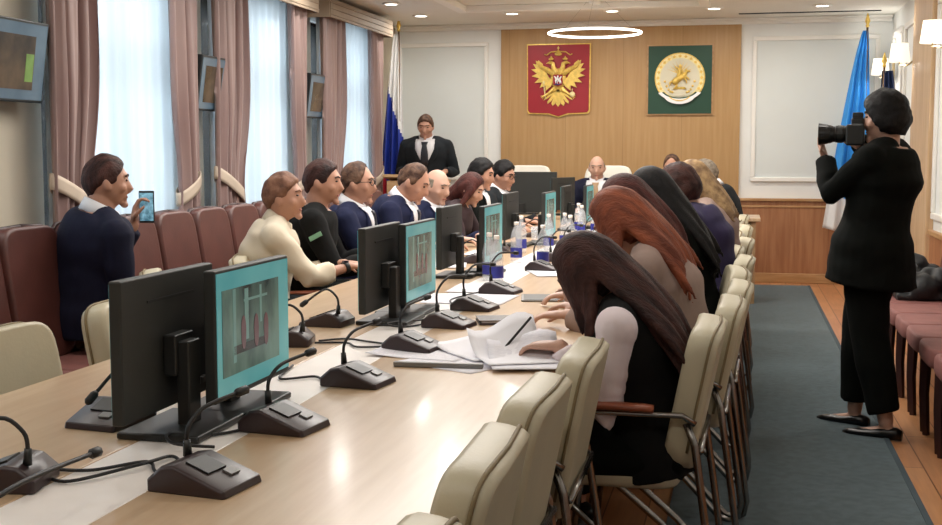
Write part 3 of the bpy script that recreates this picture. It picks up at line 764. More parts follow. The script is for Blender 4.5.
for i, (x, y, rz) in enumerate([(-1.17, 4.86, 4), (-1.03, 4.86, -3), (-1.15, 5.25, 2), (-.92, 6.0, 20), (-.9, 7.1, 10), (-1.55, 6.3, 12), (-1.5, 7.1, 0), (-.85, 8.4, 0)]):
    lb = ['white printed sheet right of the second teal screen', 'white printed sheet before the third monitor, beside the microphones', 'white printed sheet at the foot of the third monitor', 'white printed sheet right of the third screen near the bottles',
          'white printed sheet between the far bottles', 'white printed sheet before the man with glasses on the left', 'white printed sheet before the bald man on the left', 'white printed sheet far along the right table side'][i]
    sheet(x, y, Z+.0008*(i+1), rz, lb, w=.22, l=.34)
n = thing('notebook', 'closed dark notebook on the table behind the papers', 'notebook', (-.82, 4.22, .75), 18)
MB().box((0, 0, .004), (.2, .14, .008)).build('cover', M['micbrown'], n, bevel=.002); MB().box((.004, 0, .011), (.19, .13, .006)).build('pages', M['paper'], n); MB().box((0, 0, .0155), (.2, .14, .003)).build('cover', M['micbrown'], n)
n = thing('tablet_computer', 'thin grey tablet lying flat before the auburn woman', 'tablet', (-.74, 4.95, .75), 10)
MB().box((0, 0, .004), (.3, .21, .008)).build('body', M['micgrey'], n, bevel=.003); MB().box((0, 0, .0085), (.28, .19, .001)).build('screen', M['blackplastic'], n)

# bottles, glasses
def make_bottle():
    r = thing('water_bottle', 'x', 'bottle')
    MB().lathe([(.005, 0), (.03, 0), (.033, .01), (.033, .09), (.031, .10), (.033, .11), (.033, .14), (.024, .175), (.012, .2), (.012, .215)], seg=16).build('bottle_body', M['bottle'], r, smooth=True)
    MB().lathe([(.0338, .03), (.0338, .085)], seg=16, closed=False).build('label_band', M['bottleblue'], r, smooth=True)
    MB().lathe([(.012, .210), (.0135, .212), (.0135, .226), (.012, .228)], seg=12).build('cap', M['strip'], r, smooth=True)
    return r
pbt = make_bottle(); fbt = True
BT = [(-1.10, 5.45), (-1.17, 5.62), (-1.02, 6.3), (-1.21, 6.55), (-1.3, 7.2), (-1.02, 7.35), (-1.17, 7.45), (-1.09, 7.6), (-1.13, 8.75), (-1.05, 8.9), (-1.2, 9.1), (-.98, 9.2), (-1.1, 9.95), (-1.25, 10.4)]
bl = ['nearest water bottle, directly right of the third screen', 'water bottle just behind the nearest one, by the third screen', 'water bottle beside the microphone cables past the third screen', 'second row water bottle on the cable strip', 'water bottle near the fourth dark monitor',
      'right one of a trio of bottles in the table middle', 'left one of a trio of bottles in the table middle', 'rear one of a trio of bottles in the table middle', 'water bottle before the chairman, left of four', 'water bottle before the chairman, right of four', 'water bottle before the chairman, rear of four', 'water bottle before the chairman, rightmost of four', 'distant water bottle beside the fifth screen', 'farthest water bottle, at the end of the long table']
for i, (x, y) in enumerate(BT):
    if i == 0: pbt.location = (x, y, .75); pbt['label'] = bl[0]; pbt['group'] = 'water bottles with blue labels'
    else: copy_tree(pbt, (x, y, .75), i*37, bl[i], 'water bottles with blue labels')
for i, (x, y, zz) in enumerate([(-1.0, 6.9, .75), (-.95, 7.85, .75), (-1.38, 8.2, .75), (-1.1, 11.15, .78)]):
    tag(MB().lathe([(.004, 0), (.028, 0), (.034, .1), (.0325, .1), (.027, .006), (.004, .006)], seg=16).build('drinking_glass', M['bottle'], smooth=True),
        ['clear drinking glass before the trio of bottles', 'clear drinking glass behind the trio of bottles', 'clear drinking glass right of the fourth dark monitor', 'clear drinking glass on the head table'][i], 'glass').location = (x, y, zz)

# ------------------------------------------------------------------ emblems
def wallplace(cx, cz, S, y):
    return lambda u, v, w: Vector((cx+u*S, y-w, cz+v*S))
def lerp_(a, b, t): return a+(b-a)*t
def emblem_red():
    cx, cz = -1.935, 2.14; w, hh = .335, .375
    r = thing('coat_of_arms', 'crimson shield with a golden double headed eagle on the wood wall', 'coat of arms', (cx, YB-.04, cz))
    P = lambda u, v, q: Vector((u, -q, v))
    def shield(k):
        x = w*k if k < 1 else w+(k-1); y1 = hh*k if k < 1 else hh+(k-1)
        e = 1 if k <= 1 else 1
        return [(-x, y1), (x, y1), (x*.985, -y1*.86), (x*.93, -y1*.93), (x*.3, -y1*.95), (.0, -y1*1.04), (-x*.3, -y1*.95), (-x*.93, -y1*.93), (-x*.985, -y1*.86)]
    MB().prism(shield(1.012), P, .022).build('rim', M['gold'], r)
    MB().prism(shield(1.0), P, .03).build('shield', M['red'], r, bevel=.004)
    e = MB()
    def Q(z0): return lambda u, v, q: Vector((u, -z0-q, v))
    for s in (-1, 1):
        # wing: fan of feathers from the shoulder
        for k in range(8):
            t_ = 1-k/7; a = R(lerp_(-72, 84, t_)); L_ = [.075, .10, .115, .125, .13, .13, .12, .11][k]
            bx, bz = .065+.095*t_, .0+.115*t_
            tip = (bx+.02+math.cos(a)*L_*.95, bz+.0+math.sin(a)*L_)
            nx, nz = -math.sin(a)*.021, math.cos(a)*.021
            e.prism([(s*(bx-nx), bz-nz), (s*((bx+tip[0])/2-nx*1.3), (bz+tip[1])/2-nz*1.3), (s*tip[0], tip[1]), (s*((bx+tip[0])/2+nx*1.3), (bz+tip[1])/2+nz*1.3), (s*(bx+nx), bz+nz)], Q(.03+.002*k), .012)
        # wing arm
        e.tube([(s*.05, -.045, .06), (s*.11, -.05, .10), (s*.17, -.045, .13), (s*.2, -.042, .17)], [.028, .024, .018, .008], 8, True)
        # neck and head
        e.tube([(s*.02, -.05, .07), (s*.045, -.052, .12), (s*.05, -.052, .155), (s*.075, -.052, .165)], [.03, .022, .02, .018], 8, True)
        e.tube([(s*.085, -.052, .165), (s*.115, -.052, .155)], [.01, .002], 6)
        e.ell((s*.065, -.05, .198), (.026, .01, .012)); e.tube([(s*.065, -.05, .2), (s*.065, -.05, .225)], [.016, .004], 8)
        # leg, claw
        e.tube([(s*.04, -.045, -.09), (s*.09, -.045, -.13), (s*.13, -.045, -.15)], [.024, .014, .01], 8, True)
        for a in (-.5, 0, .5): e.tube([(s*.13, -.045, -.15), (s*.13+s*math.cos(a-.6)*.035, -.045, -.15+math.sin(a-.6)*.035)], [.007, .003], 6)
        # ribbon between the heads
        e.tube([(s*.01, -.045, .27), (s*.07, -.045, .265), (s*.11, -.045, .235), (s*.13, -.045, .245)], .006, 6)
    e.ell((0, -.035, .01), (.075, .02, .1))
    e.ell((0, -.05, .245), (.035, .014, .018)); e.tube([(0, -.05, .25), (0, -.05, .285)], [.026, .005], 8); e.box((0, -.05, .30), (.006, .006, .035)); e.box((0, -.05, .302), (.022, .006, .006))
    # tail
    for k in range(7):
        a = R(-90+(k-3)*17); e.prism([(-.012*math.sin(a)*0+(.012 if 1 else 0)*math.cos(a+PI/2), -.09+.012*math.sin(a+PI/2)), (math.cos(a)*.15+.02*math.cos(a+PI/2), -.09+math.sin(a)*.14), (math.cos(a)*.175, -.09+math.sin(a)*.165), (math.cos(a)*.15-.02*math.cos(a+PI/2), -.09+math.sin(a)*.14), (-.012*math.cos(a+PI/2), -.09-.012*math.sin(a+PI/2))], Q(.032+.002*(k % 2)), .01)
    e.v = [(v[0]*1.16, v[1], v[2]*1.12) for v in e.v]
    e.build('eagle', M['gold'], r)
    # sceptre and orb
    MB().tube([(-.155, -.052, -.05), (-.135, -.052, -.2)], .006, 6).ell((-.155, -.052, -.03), (.014, .01, .02)).build('sceptre', M['paleg'], r, smooth=True)
    MB().ell((.155, -.052, -.155), (.03, .012, .03)).box((.155, -.06, -.115), (.006, .006, .04)).box((.155, -.06, -.11), (.02, .006, .006)).build('orb', M['paleg'], r, smooth=True)
    b = MB().prism([(-.05, .055), (.05, .055), (.05, -.05), (0, -.07), (-.05, -.05)], Q(.058), .012).build('breast_shield', M['red'], r)
    h = MB()
    h.ell((0, -.073, -.005), (.032, .006, .016)); h.tube([(.02, -.073, .005), (.034, -.073, .03)], [.01, .008], 6, True); h.tube([(0, -.075, .005), (0, -.075, .038)], [.012, .008], 6, True)
    for xx in (-.025, -.01, .018, .03): h.tube([(xx, -.073, -.01), (xx+.006, -.073, -.04)], [.006, .004], 6)
    h.tube([(-.02, -.075, .015), (-.035, -.073, .035)], [.012, .006], 6, True)
    h.build('rider', M['white'], r, smooth=True)
    MB().tube([(.012, -.08, .03), (-.02, -.08, -.045)], .003, 6).ell((-.005, -.074, -.05), (.03, .005, .007)).build('dragon_and_lance', M['navyink'], r)
emblem_red()
def emblem_green():
    cx, cz = -.645, 2.125; w, hh = .345, .37
    r = thing('emblem_board', 'dark green board with a round gold and cream rider emblem', 'coat of arms', (cx, YB-.04, cz))
    P = lambda u, v, q: Vector((u, -q, v))
    MB().box((0, -.011, 0), (w*2, .022, hh*2)).build('frame', M['woodtrim'], r, bevel=.003)
    MB().box((0, -.015, 0), (w*2-.03, .024, hh*2-.03)).build('board', M['green'], r)
    def disc(rad, cz_, y0, th, n=48): return [(math.cos(2*PI*k/n)*rad, cz_+math.sin(2*PI*k/n)*rad) for k in range(n)]
    Q = lambda z0: (lambda u, v, q: Vector((u, -z0-q, v)))
    C0 = .02
    MB().prism(disc(.262, C0, 0, 0), Q(.027), .008).build('gold_ring', M['gold'], r)
    MB().prism(disc(.25, C0, 0, 0), Q(.032), .006).build('patterned_ring', M['paleg'], r)
    o = MB()
    for k in range(24):
        a = 2*PI*k/24; a2 = a+.085; o = MB()
        o.prism([(math.cos(a)*.245, C0+math.sin(a)*.245), (math.cos(a2)*.228, C0+math.sin(a2)*.228), (math.cos(a)*.21, C0+math.sin(a)*.21), (math.cos(a-.085)*.228, C0+math.sin(a-.085)*.228)], Q(.038), .004)
        o.build('ring_ornament', M['gold'], r)
    MB().prism(disc(.205, C0, 0, 0), Q(.036), .006).build('disc', M['cream'], r)
    o = MB()
    for k in range(9):
        a = R(90+(k-4)*17); s_ = .007
        o.prism([(math.cos(a+PI/2)*s_, .06+math.sin(a+PI/2)*s_), (math.cos(a)*.15, .06+math.sin(a)*.15), (-math.cos(a+PI/2)*s_, .06-math.sin(a+PI/2)*s_)], Q(.042), .004)
    o.build('sun_rays', M['gold'], r)
    o = MB()   # rearing horse and rider on a pedestal
    o.tube([(-.05, -.055, -.02), (.0, -.055, .02), (.05, -.055, .05)], [.036, .034, .026], 8, True)
    o.tube([(.05, -.055, .05), (.075, -.055, .095), (.1, -.055, .085)], [.022, .016, .01], 8, True)
    for a, b in (((-.05, -.03), (-.03, -.1)), ((-.03, -.02), (-.06, -.1)), ((.05, .03), (.095, .0)), ((.04, .02), (.07, -.035))): o.tube([(a[0], -.055, a[1]), ((a[0]+b[0])/2+.012, -.055, (a[1]+b[1])/2), (b[0], -.055, b[1])], [.015, .01, .007], 6, True)
    o.tube([(-.07, -.055, -.01), (-.1, -.055, -.03), (-.105, -.055, -.07)], [.01, .012, .004], 6, True)
    o.tube([(-.01, -.06, .04), (0, -.06, .11)], [.024, .018], 8, True); o.ell((.004, -.06, .14), (.016, .012, .02)); o.tube([(0, -.06, .1), (-.05, -.06, .14)], [.01, .006], 6, True)
    o.prism([(-.075, -.1), (.075, -.1), (.05, -.075), (-.05, -.075)], Q(.044), .012)
    o.build('horse_and_rider', M['gold'], r, smooth=True)
    MB().prism([(-.05, -.17), (.05, -.17), (.032, -.1), (-.032, -.1)], Q(.044), .008).build('pedestal', M['cream'], r)
    o = MB()  # flower sprays either side of the pedestal
    for s in (-1, 1):
        for k in range(5): o.ell((s*(.075+.02*k), -.046, -.13+.02*k*k*.35), (.013, .006, .013))
    o.build('flower_spray', M['gold'], r, smooth=True)
    def band(r0, r1, a0, a1, cz_, z0, mt, nm):
        pts = [(math.cos(R(a0+(a1-a0)*k/24))*r0, cz_+math.sin(R(a0+(a1-a0)*k/24))*r0*.6) for k in range(25)]+[(math.cos(R(a1+(a0-a1)*k/24))*r1, cz_+math.sin(R(a1+(a0-a1)*k/24))*r1*.6) for k in range(25)]
        MB().prism(pts, Q(z0), .008).build(nm, mt, r)
    band(.245, .205, 205, 335, -.075, .05, M['white'], 'ribbon'); band(.205, .185, 208, 332, -.075, .05, M['green'], 'ribbon')
    band(.165, .12, 200, 340, -.155, .056, M['white'], 'ribbon'); band(.12, .105, 205, 335, -.15, .056, M['gold'], 'ribbon')
emblem_green()

# ------------------------------------------------------------------ flags
def flag(x, y, htop, label, bands, w0, w1, zb, lean=0, tipz=None, side=-1, yaw=0):
    """gathered flag hanging from a pole: bands = [(z_left_boundary fraction, material)]"""
    r = thing('flag', label, 'flag', (x, y, 0), yaw)
    MB().lathe([(.14, 0), (.14, .02), (.05, .04), (.02, .09)], seg=20).build('stand', M['brass'], r, smooth=True)
    MB().tube([(0, 0, .05), (0, 0, htop)], .011, 8).build('pole', M['steel_flag'], r, smooth=True)
    MB().lathe([(.012, 0), (.02, .015), (.012, .03), (.026, .06), (.004, .14)], (0, 0, htop-.02), 10).build('finial', M['gold'], r, smooth=True)
    mats = [b[1] for b in bands]; mb = MB(); rows = 60; n = 40
    ztop = htop-.05; V = []
    for i in range(rows+1):
        t = i/rows
        w = w0+(w1-w0)*(t**.8)
        for j in range(n+1):
            u = j/n
            z = ztop-(ztop-zb)*t-(.10*(1-u))*t
            ph = u*3.2*2*PI+1.5*t
            V.append(Vector((side*(u-.18)*w, .045*math.sin(ph)*(.25+t*.75), z)))
    fs = []; idx = []
    for i in range(rows):
        for j in range(n):
            t, u = (i+.5)/rows, (j+.5)/n
            # colour boundaries run steeply diagonal in a gathered flag
            q = t
            k = 0
            for bi, (fn, _) in enumerate(bands):
                if fn(t, u): k = bi; break
            fs.append((i*(n+1)+j, i*(n+1)+j+1, (i+1)*(n+1)+j+1, (i+1)*(n+1)+j)); idx.append(k)
    mb.v = [tuple(v) for v in V]; mb.f = fs; mb.m = idx
    o = mb.build('cloth', mats, r, smooth=True)
    s = o.modifiers.new('s', 'SOLIDIFY'); s.thickness = .003
    return r
flag(-3.57, 12.42, 2.66, 'white blue red flag hanging from a pole in the left corner',
     [(lambda t, u: t < .25+.26*(1-u), M['f_white']), (lambda t, u: t < 1.0-.36*u, M['f_blue']), (lambda t, u: True, M['f_red'])], .07, .32, .55, side=-1)
flag(1.2, 12.65, 2.62, 'sky blue flag over white on a pole right of the pale panel',
     [(lambda t, u: t < .9-.12*u, M['f_sky']), (lambda t, u: True, M['f_white'])], .05, .46, .60, side=-1)
flag(1.30, 12.0, 2.18, 'navy flag hanging behind the head of the photographer',
     [(lambda t, u: True, M['f_navy'])], .1, .24, .8, side=1)

# lectern
r = thing('lectern', 'light wood lectern before the standing speaker', 'lectern', (-3.2, 11.75, 0))
MB().box((0, 0, .55), (.52, .36, 1.06)).build('body', M['woodtrim'], r, bevel=.006)
MB().box((0, 0, .015), (.6, .44, .03)).build('plinth', M['woodtrim'], r, bevel=.004)
MB().box((0, .02, 1.1), (.6, .44, .03), Euler((R(-8), 0, 0)).to_matrix()).build('reading_top', M['woodtrim'], r, bevel=.004)

# ------------------------------------------------------------------ people
def lerp(a, b, t): return a+(b-a)*t
def interp(tab, t):
    if t <= tab[0][0]: return tab[0][1:]
    for i in range(len(tab)-1):
        if t <= tab[i+1][0]:
            k = (t-tab[i][0])/(tab[i+1][0]-tab[i][0]); k = k*k*(3-2*k)
            return tuple(lerp(a, b, k) for a, b in zip(tab[i][1:], tab[i+1][1:]))
    return tab[-1][1:]
TORSO_M = [(-.16, .155, .115), (0, .165, .122), (.25, .148, .112), (.45, .152, .115), (.7, .182, .122), (.86, .182, .112), (.95, .150, .098), (1.0, .105, .082), (1.04, .07, .066)]
TORSO_F = [(-.16, .165, .125), (0, .168, .125), (.25, .13, .1), (.45, .128, .102), (.66, .152, .125), (.84, .156, .1), (.94, .122, .084), (1.0, .085, .07), (1.04, .056, .056)]

class Body:
    def __init__(s, P):
        s.P = P; s.k = P.get('scale', 1.0); k = s.k; s.fem = P.get('fem', False)
        sit = P.get('sit', True)
        s.hip = Vector((0, 0, P.get('hipz', .56 if sit else .93*k)))
        s.L = (.47 if sit else .49)*k*(.95 if s.fem else 1)
        lean = R(P.get('lean', 3)); curl = R(P.get('curl', 6)); side = R(P.get('side', 0)); s.twist = R(P.get('twist', 0))
        s.sp = []; p = s.hip.copy(); n = 40
        for i in range(-8, n+3):
            t = i/n
            if i < 0: continue
            a = lean+curl*(t-.2)*2
            d = Vector((math.sin(side)*t*1.5, math.sin(a), math.cos(a))).normalized()
            s.sp.append((t, p.copy(), d.copy())); p = p+d*s.L/n
        s.tab = TORSO_F if s.fem else TORSO_M
        s.w = P.get('w', 1.0)
        s.nb = s.point(1)[0]
        C, d = s.point(.88); rx, fw = s.axes(.88, d)
        sw = (.165 if s.fem else .188)*k*s.w**.5
        s.sh = {1: C+rx*sw+d*.0, -1: C-rx*sw}
        # head
        hp, hy, hr = R(P.get('hpitch', 5)), R(P.get('hyaw', 0)), R(P.get('hroll', 0))
        s.Hrot = (Matrix.Rotation(hy, 3, 'Z') @ Matrix.Rotation(-hp, 3, 'X') @ Matrix.Rotation(hr, 3, 'Y'))
        na = lean*.9+curl*1.3+hp*.35
        nd = Vector((math.sin(side), math.sin(na), math.cos(na))).normalized()
        s.hs = P.get('head', 1.0)*(.96 if s.fem else 1)
        s.hc = s.nb+nd*.048*k+s.Hrot @ Vector((0, .020, .085))*s.hs
        s.nd = nd
    def point(s, t):
        if t <= 0: return s.hip+Vector((0, 0, 1))*s.L*t, s.sp[0][2]
        f = t*40; i = min(int(f), len(s.sp)-2)
        a, b = s.sp[i], s.sp[min(i+1, len(s.sp)-1)]
        return a[1].lerp(b[1], f-i), a[2]
    def axes(s, t, d):
        tw = s.twist*max(0, min(1, t))
        rx = Vector((math.cos(tw), math.sin(tw), 0)); rx = (rx-d*rx.dot(d)).normalized(); fw = d.cross(rx).normalized()*1
        if fw.y < 0: fw = -fw
        return rx, fw
    def surf(s, t, ang, infl=0, mul=1):
        C, d = s.point(t); rx, fw = s.axes(t, d); a, b = interp(s.tab, t)
        c_, s_ = math.sin(ang), math.cos(ang)
        return C+rx*(a*s.k*s.w+infl)*c_*mul+fw*(b*s.k*s.w+infl)*s_*mul
    def torso(s, mb, t0, t1, infl=0, flare=0, n=22):
        rs = []
        for i in range(n+1):
            t = lerp(t0, t1, i/n); ex = infl+(flare*max(0, -t+.1) if flare else 0)
            rs.append([s.surf(t, 2*PI*k/24, ex) for k in range(24)])
        mb.rings(rs)
    def ik(s, S, T, l1, l2, pole):
        d = T-S; L_ = min(d.length, (l1+l2)*.995); dn = d.normalized()
        a = (l1*l1-l2*l2+L_*L_)/(2*L_); h = math.sqrt(max(0, l1*l1-a*a))
        pv = Vector(pole); pv = (pv-dn*pv.dot(dn)).normalized()
        return S+dn*a+pv*h, S+dn*L_
HM = {}
def head_dir_pt(d, off=0, fem=False):
    x, y, z = d; hx, hy, hz = .076, .098, .118
    k = max(0, -z); sx = 1-.30*k**1.6-(.04*k if fem else 0); sy = 1
    if y < 0: sy = 1-.42*k
    else: sy = 1-.05*k-.05*max(0, z)
    if abs(x) > .5 and z > -.3: sx *= 1.0
    return Vector((hx*sx*x+d[0]*off, hy*sy*y+d[1]*off, hz*z+d[2]*off))
def head_grid(fn, nu=36, nv=26):
    rs = []
    for i in range(nv+1):
        th = .03+(PI-.06)*i/nv
        rs.append([fn(Vector((math.sin(th)*math.sin(2*PI*k/nu), math.sin(th)*math.cos(2*PI*k/nu), math.cos(th)))) for k in range(nu)])
    return rs
def sst(a, b, x):
    t = max(0, min(1, (x-a)/(b-a))); return t*t*(3-2*t)
def hair_cap(B, style, th):
    fem = B.fem
    tabs = {'short': [(0, .62), (35, .52), (55, .34), (72, .02), (84, -.10), (100, -.02), (118, -.2), (150, -.5), (180, -.58)],
            'receding': [(0, .86), (30, .78), (52, .5), (72, .05), (84, -.10), (100, -.02), (118, -.2), (150, -.5), (180, -.58)],
            'long': [(0, .60), (30, .48), (50, .1), (66, -.5), (80, -.75), (120, -.8), (180, -.8)],
            'tied': [(0, .60), (35, .52), (58, .3), (76, .0), (90, -.05), (110, -.2), (150, -.5), (180, -.6)],
            'bob': [(0, .42), (30, .34), (50, .0), (68, -.3), (84, -.55), (110, -.62), (180, -.66)]}
    if style == 'fringe':
        tab = tabs['short']
    else: tab = tabs[style]
    def fn(d):
        az = abs(math.degrees(math.atan2(d.x, d.y)))
        zb = interp(tab, az)[0]
        m = sst(zb-.06, zb+.10, d.z)
        if style == 'fringe': m *= sst(.62, .48, d.z)*sst(55, 78, az)
        nz = noise.noise(d*7+Vector((B.P.get('seed', 0)*5.3, 0, 0)))*.18+noise.noise(Vector((d.x*22, d.y*8, d.z*6)))*.12
        vol = th*(.75+.45*max(0, d.z)+nz*(1 if th > .01 else .5))
        if style == 'bob': vol += .012*sst(.3, -.3, d.z)*(1 if az > 60 else 0)
        p = head_dir_pt(d, lerp(-.016, vol, m), fem)
        return B.hc+B.Hrot @ (p*B.hs)
    return head_grid(fn)
def hand(mb, w, d, nrm, side, curl=.5, k=1, grip=None, fr=.0088):
    """w wrist, d fingers direction, nrm palm normal (palm faces nrm); side: +1 right hand"""
    d = Vector(d).normalized(); nrm = Vector(nrm); nrm = (nrm-d*nrm.dot(d)).normalized(); lat = d.cross(nrm).normalized()*side   # towards thumb
    def pal(t, wx, th, o=0): return [w+d*t*k+lat*(math.cos(2*PI*q/12)*wx+o)*k+nrm*math.sin(2*PI*q/12)*th*k for q in range(12)]
    mb.rings([pal(-.02, .024, .018), pal(.01, .026, .016), pal(.04, .038, .016, .002), pal(.075, .042, .014), pal(.09, .040, .011)])
    for i, (o, L_) in enumerate([(.031, .07), (.0105, .078), (-.0105, .073), (-.031, .058)]):
        p = w+d*.082*k+lat*o*k; pts = [w+d*.05*k+lat*o*.9*k, p]; a = curl*.35+i*.05; q = p
        for seg in (.45, .32, .25):
            dd = d*math.cos(a)+nrm*math.sin(a)+lat*(o*1.2 if seg == .45 else 0)
            q = q+dd*L_*seg*k; pts.append(q.copy()); a += curl*(.8+.05*i)
        mb.tube(pts, [fr*1.1*k, fr*1.05*k, fr*k, fr*.93*k, fr*.82*k], 8, True)
    t0 = w+d*.025*k+lat*.022*k; t1 = t0+(d*.5+lat*.75+nrm*.25).normalized()*.036*k; t2 = t1+(d*.85+lat*.3+nrm*.3*(1+curl)).normalized()*.03*k; t3 = t2+(d*.9+nrm*.35*(1+curl)-lat*.05).normalized()*.024*k
    mb.tube([t0, t1, t2, t3], [fr*1.6*k, fr*1.25*k, fr*1.1*k, fr*.9*k], 8, True)

def locks(B, groups, mt, parent, seed=1, vox=.007):
    """groups: list of dict(n, az=(a0,a1) degrees from the face, el=(e0,e1), end=Vector local person coords, spread=Vector, mid=outward bulge)"""
    rnd = random.Random(seed); mb = MB()
    for r_ in [hair_cap(B, B.P['hair'][0], B.P['hair'][2])]: mb.rings(r_)
    for g in groups:
        for i in range(g['n']):
            u = (i+.5)/g['n']
            az = R(lerp(g['az'][0], g['az'][1], u)+rnd.uniform(-4, 4)); el = R(rnd.uniform(*g['el']))
            d = Vector((math.cos(el)*math.sin(az), math.cos(el)*math.cos(az), math.sin(el)))
            d2 = Vector((math.cos(el*.1)*math.sin(az), math.cos(el*.1)*math.cos(az), math.sin(el*.1)-.25)).normalized()
            p0 = B.hc+B.Hrot @ (head_dir_pt(d, .008)*B.hs); p1 = B.hc+B.Hrot @ (head_dir_pt(d2, .018)*B.hs)
            e = Vector(g['end'])+Vector((g['spread'][0]*(2*u-1)*(g.get('flip', 1))+rnd.uniform(-.012, .012), g['spread'][1]*rnd.uniform(-1, 1), g['spread'][2]*rnd.uniform(-1, 1)))
            out = (B.hc+B.Hrot @ d2*.2-B.hc); mid = p1.lerp(e, .45)+Vector(g.get('mid', (0, 0, 0)))
            pts = []; ctrl = [p0, p1, mid, e]
            for j in range(13):
                t = j/12; a = 1-t
                pts.append(ctrl[0]*a**3+ctrl[1]*3*a*a*t*1.0+ctrl[2]*3*a*t*t+ctrl[3]*t**3)
            rr = g.get('r', .013)
            mb.tube(pts, [rr*(.7 if j < 1 else 1.0 if j < 9 else lerp(1, .35, (j-9)/3)) for j in range(13)], 7, True)
    return fuse(mb, 'hair', mt, parent, vox, 1)

def collar_band(pts, d, cc, nr):
    mb = MB(); rs = []
    for p_ in pts:
        o = (p_-cc); o = (o-d*o.dot(d)).normalized()
        rs.append([p_+d*.016-o*.004, p_+d*.016+o*.003, p_+o*.012-d*.012, p_+o*.020-d*.040, p_+o*.006-d*.040, p_-o*.002])
    return mb.rings(rs, closed_ends=False)
TOPS = {}
def person(name, label, x, y, rz, **P):
    B = Body(P); k = B.k; sit = P.get('sit', True); fem = B.fem
    root = thing('person', label, 'person', (x, y, P.get('z', 0)), rz, P.get('group'))
    vox = P.get('vox', .010)
    hd = P.get('hands', {})
    dflt = {1: ((.14, .40, .80), (0, 1, -.05), (0, 0, -1), .5), -1: ((-.14, .40, .80), (0, 1, -.05), (0, 0, -1), .5)}
    arms = {}
    la, lf = (.285 if not fem else .265)*k, (.255 if not fem else .24)*k
    for s in (1, -1):
        T, hdir, hn, cu = hd.get(s, dflt[s])
        pole = P.get('pole', {}).get(s, (s*.6, -.25, -1))
        el, wr = B.ik(B.sh[s], Vector(T), la, lf, pole); arms[s] = (el, wr, hdir, hn, cu)
    # ---- body: one continuous surface
    mb = MB()
    mb.rings([[B.hc+B.Hrot @ (q*B.hs) for q in ring] for ring in head_grid(lambda d: head_dir_pt(d, 0, fem), 28, 20)])
    def H(v): return B.hc+B.Hrot @ (Vector(v)*B.hs)
    mb.tube([H((0, .086, .022)), H((0, .100, -.005)), H((0, .109, -.027)), H((0, .098, -.04))], [.008, .010, .0135, .010], 8, True)
    mb.ell(H((0, .080, .036)), (.046, .018, .012), B.Hrot); mb.ell(H((0, .078, -.098)), (.022, .018, .016), B.Hrot)
    mb.ell(H((0, .082, -.066)), (.022, .010, .014), B.Hrot)
    for s in (1, -1):
        mb.ell(H((s*.046, .062, -.022)), (.022, .02, .022), B.Hrot)
        mb.ell(H((s*.080, -.008, -.005)), (.010, .018, .032), B.Hrot @ Matrix.Rotation(R(12), 3, 'X'))
    nr = .05 if fem else .06
    nb0 = B.point(.9)[0]
    mb.tube([nb0, B.nb, B.hc+B.Hrot @ Vector((0, -.022, -.05))*B.hs], [nr*1.25*k, nr*1.02*k, nr*.95*k], 14, True)
    B.torso(mb, -.14, 1.01)
    uu = .044 if not fem else .037
    for s in (1, -1):
        el, wr, hdir, hn, cu = arms[s]; S = B.sh[s]
        mb.ell(S, (.055*k,)*3)
        mb.tube([S, S.lerp(el, .5), el, el.lerp(wr, .35), el.lerp(wr, .75), wr], [q*k for q in (uu*1.15, uu, uu*.86, uu*.88, uu*.68, uu*.6)], 12, True)
        hand(mb, wr, hdir, hn, s, cu, .95*k if fem else k*1.03)
    legs = {}
    for s in (1, -1):
        if sit:
            hj = B.hip+Vector((s*.09*k, 0.0, -.01)); kn = B.hip+Vector((s*P.get('kneew', .10), .43*k, -.015)); an = Vector((kn.x, kn.y-.02+P.get('foot', 0), .09)); ft = an+Vector((s*.02, .16, -.045))
        else:
            hj = B.hip+Vector((s*.085*k, 0, -.02)); fx, fy = P['feet'][s]; an = Vector((fx, fy, .085)); kn = hj.lerp(an, .5)+Vector((0, .03, 0)); ft = an+Vector((s*.015, .155, -.05))
        legs[s] = (hj, kn, an, ft)
        mb.tube([hj, hj.lerp(kn, .5), kn, kn.lerp(an, .35), an], [.082*k, .072*k, .054*k, .054*k, .036*k], 12, True)
        mb.tube([an+Vector((0, -.02, -.045)), an+Vector((0, .03, -.048)), ft-Vector((0, .03, .01))], [.028, .026, .016], 10, True)
    body = fuse(mb, 'body', M[P.get('skin', 'skin')], root, vox, 2)
    # ---- face details
    f = MB()
    for s in (1, -1): f.ell(H((s*.031, .0815, .012)), (.013, .0085, .0065), B.Hrot, 10, 6)
    f.build('eyes', M['eye'], root, smooth=True)
    f = MB()
    for s in (1, -1): f.tube([H((s*.014, .0945, .032)), H((s*.032, .0915, .038)), H((s*.05, .080, .032))], .0042, 6, True)
    f.build('eyebrows', M[P['hair'][1] if P['hair'][0] != 'bald' else 'hair_brown'], root, smooth=True)
    MB().ell(H((0, .0875, -.063)), (.023, .0058, .0052), B.Hrot, 12, 6).build('mouth', M['lip'], root, smooth=True)
    # ---- hair
    st, hm, th = P['hair']
    if P.get('locks'): locks(B, P['locks'], M[hm], root, P.get('seed', 1), P.get('hvox', .009))
    elif st != 'bald':
        m_ = MB(); m_.rings(hair_cap(B, st, th)); 
        if P.get('ponytail'): m_.ell(H((0, -.10, .03)), (.035, .03, .035), B.Hrot)
        fuse(m_, 'hair', M[hm], root, .006, 1, .004, 26)
    if P.get('glasses'):
        g = MB()
        for s in (1, -1):
            g.tube([H((s*.034+math.cos(a)*.024, .103-.006*abs(math.cos(a)+s), .012+math.sin(a)*.017)) for a in [2*PI*q/14 for q in range(15)]], .0022, 5)
            g.tube([H((s*.058, .098, .016)), H((s*.08, .05, .014)), H((s*.083, -.005, .008))], .002, 5)
        g.tube([H((-.01, .108, .014)), H((.01, .108, .014))], .002, 5)
        g.build('glasses', M['blackplastic'], root, smooth=True)
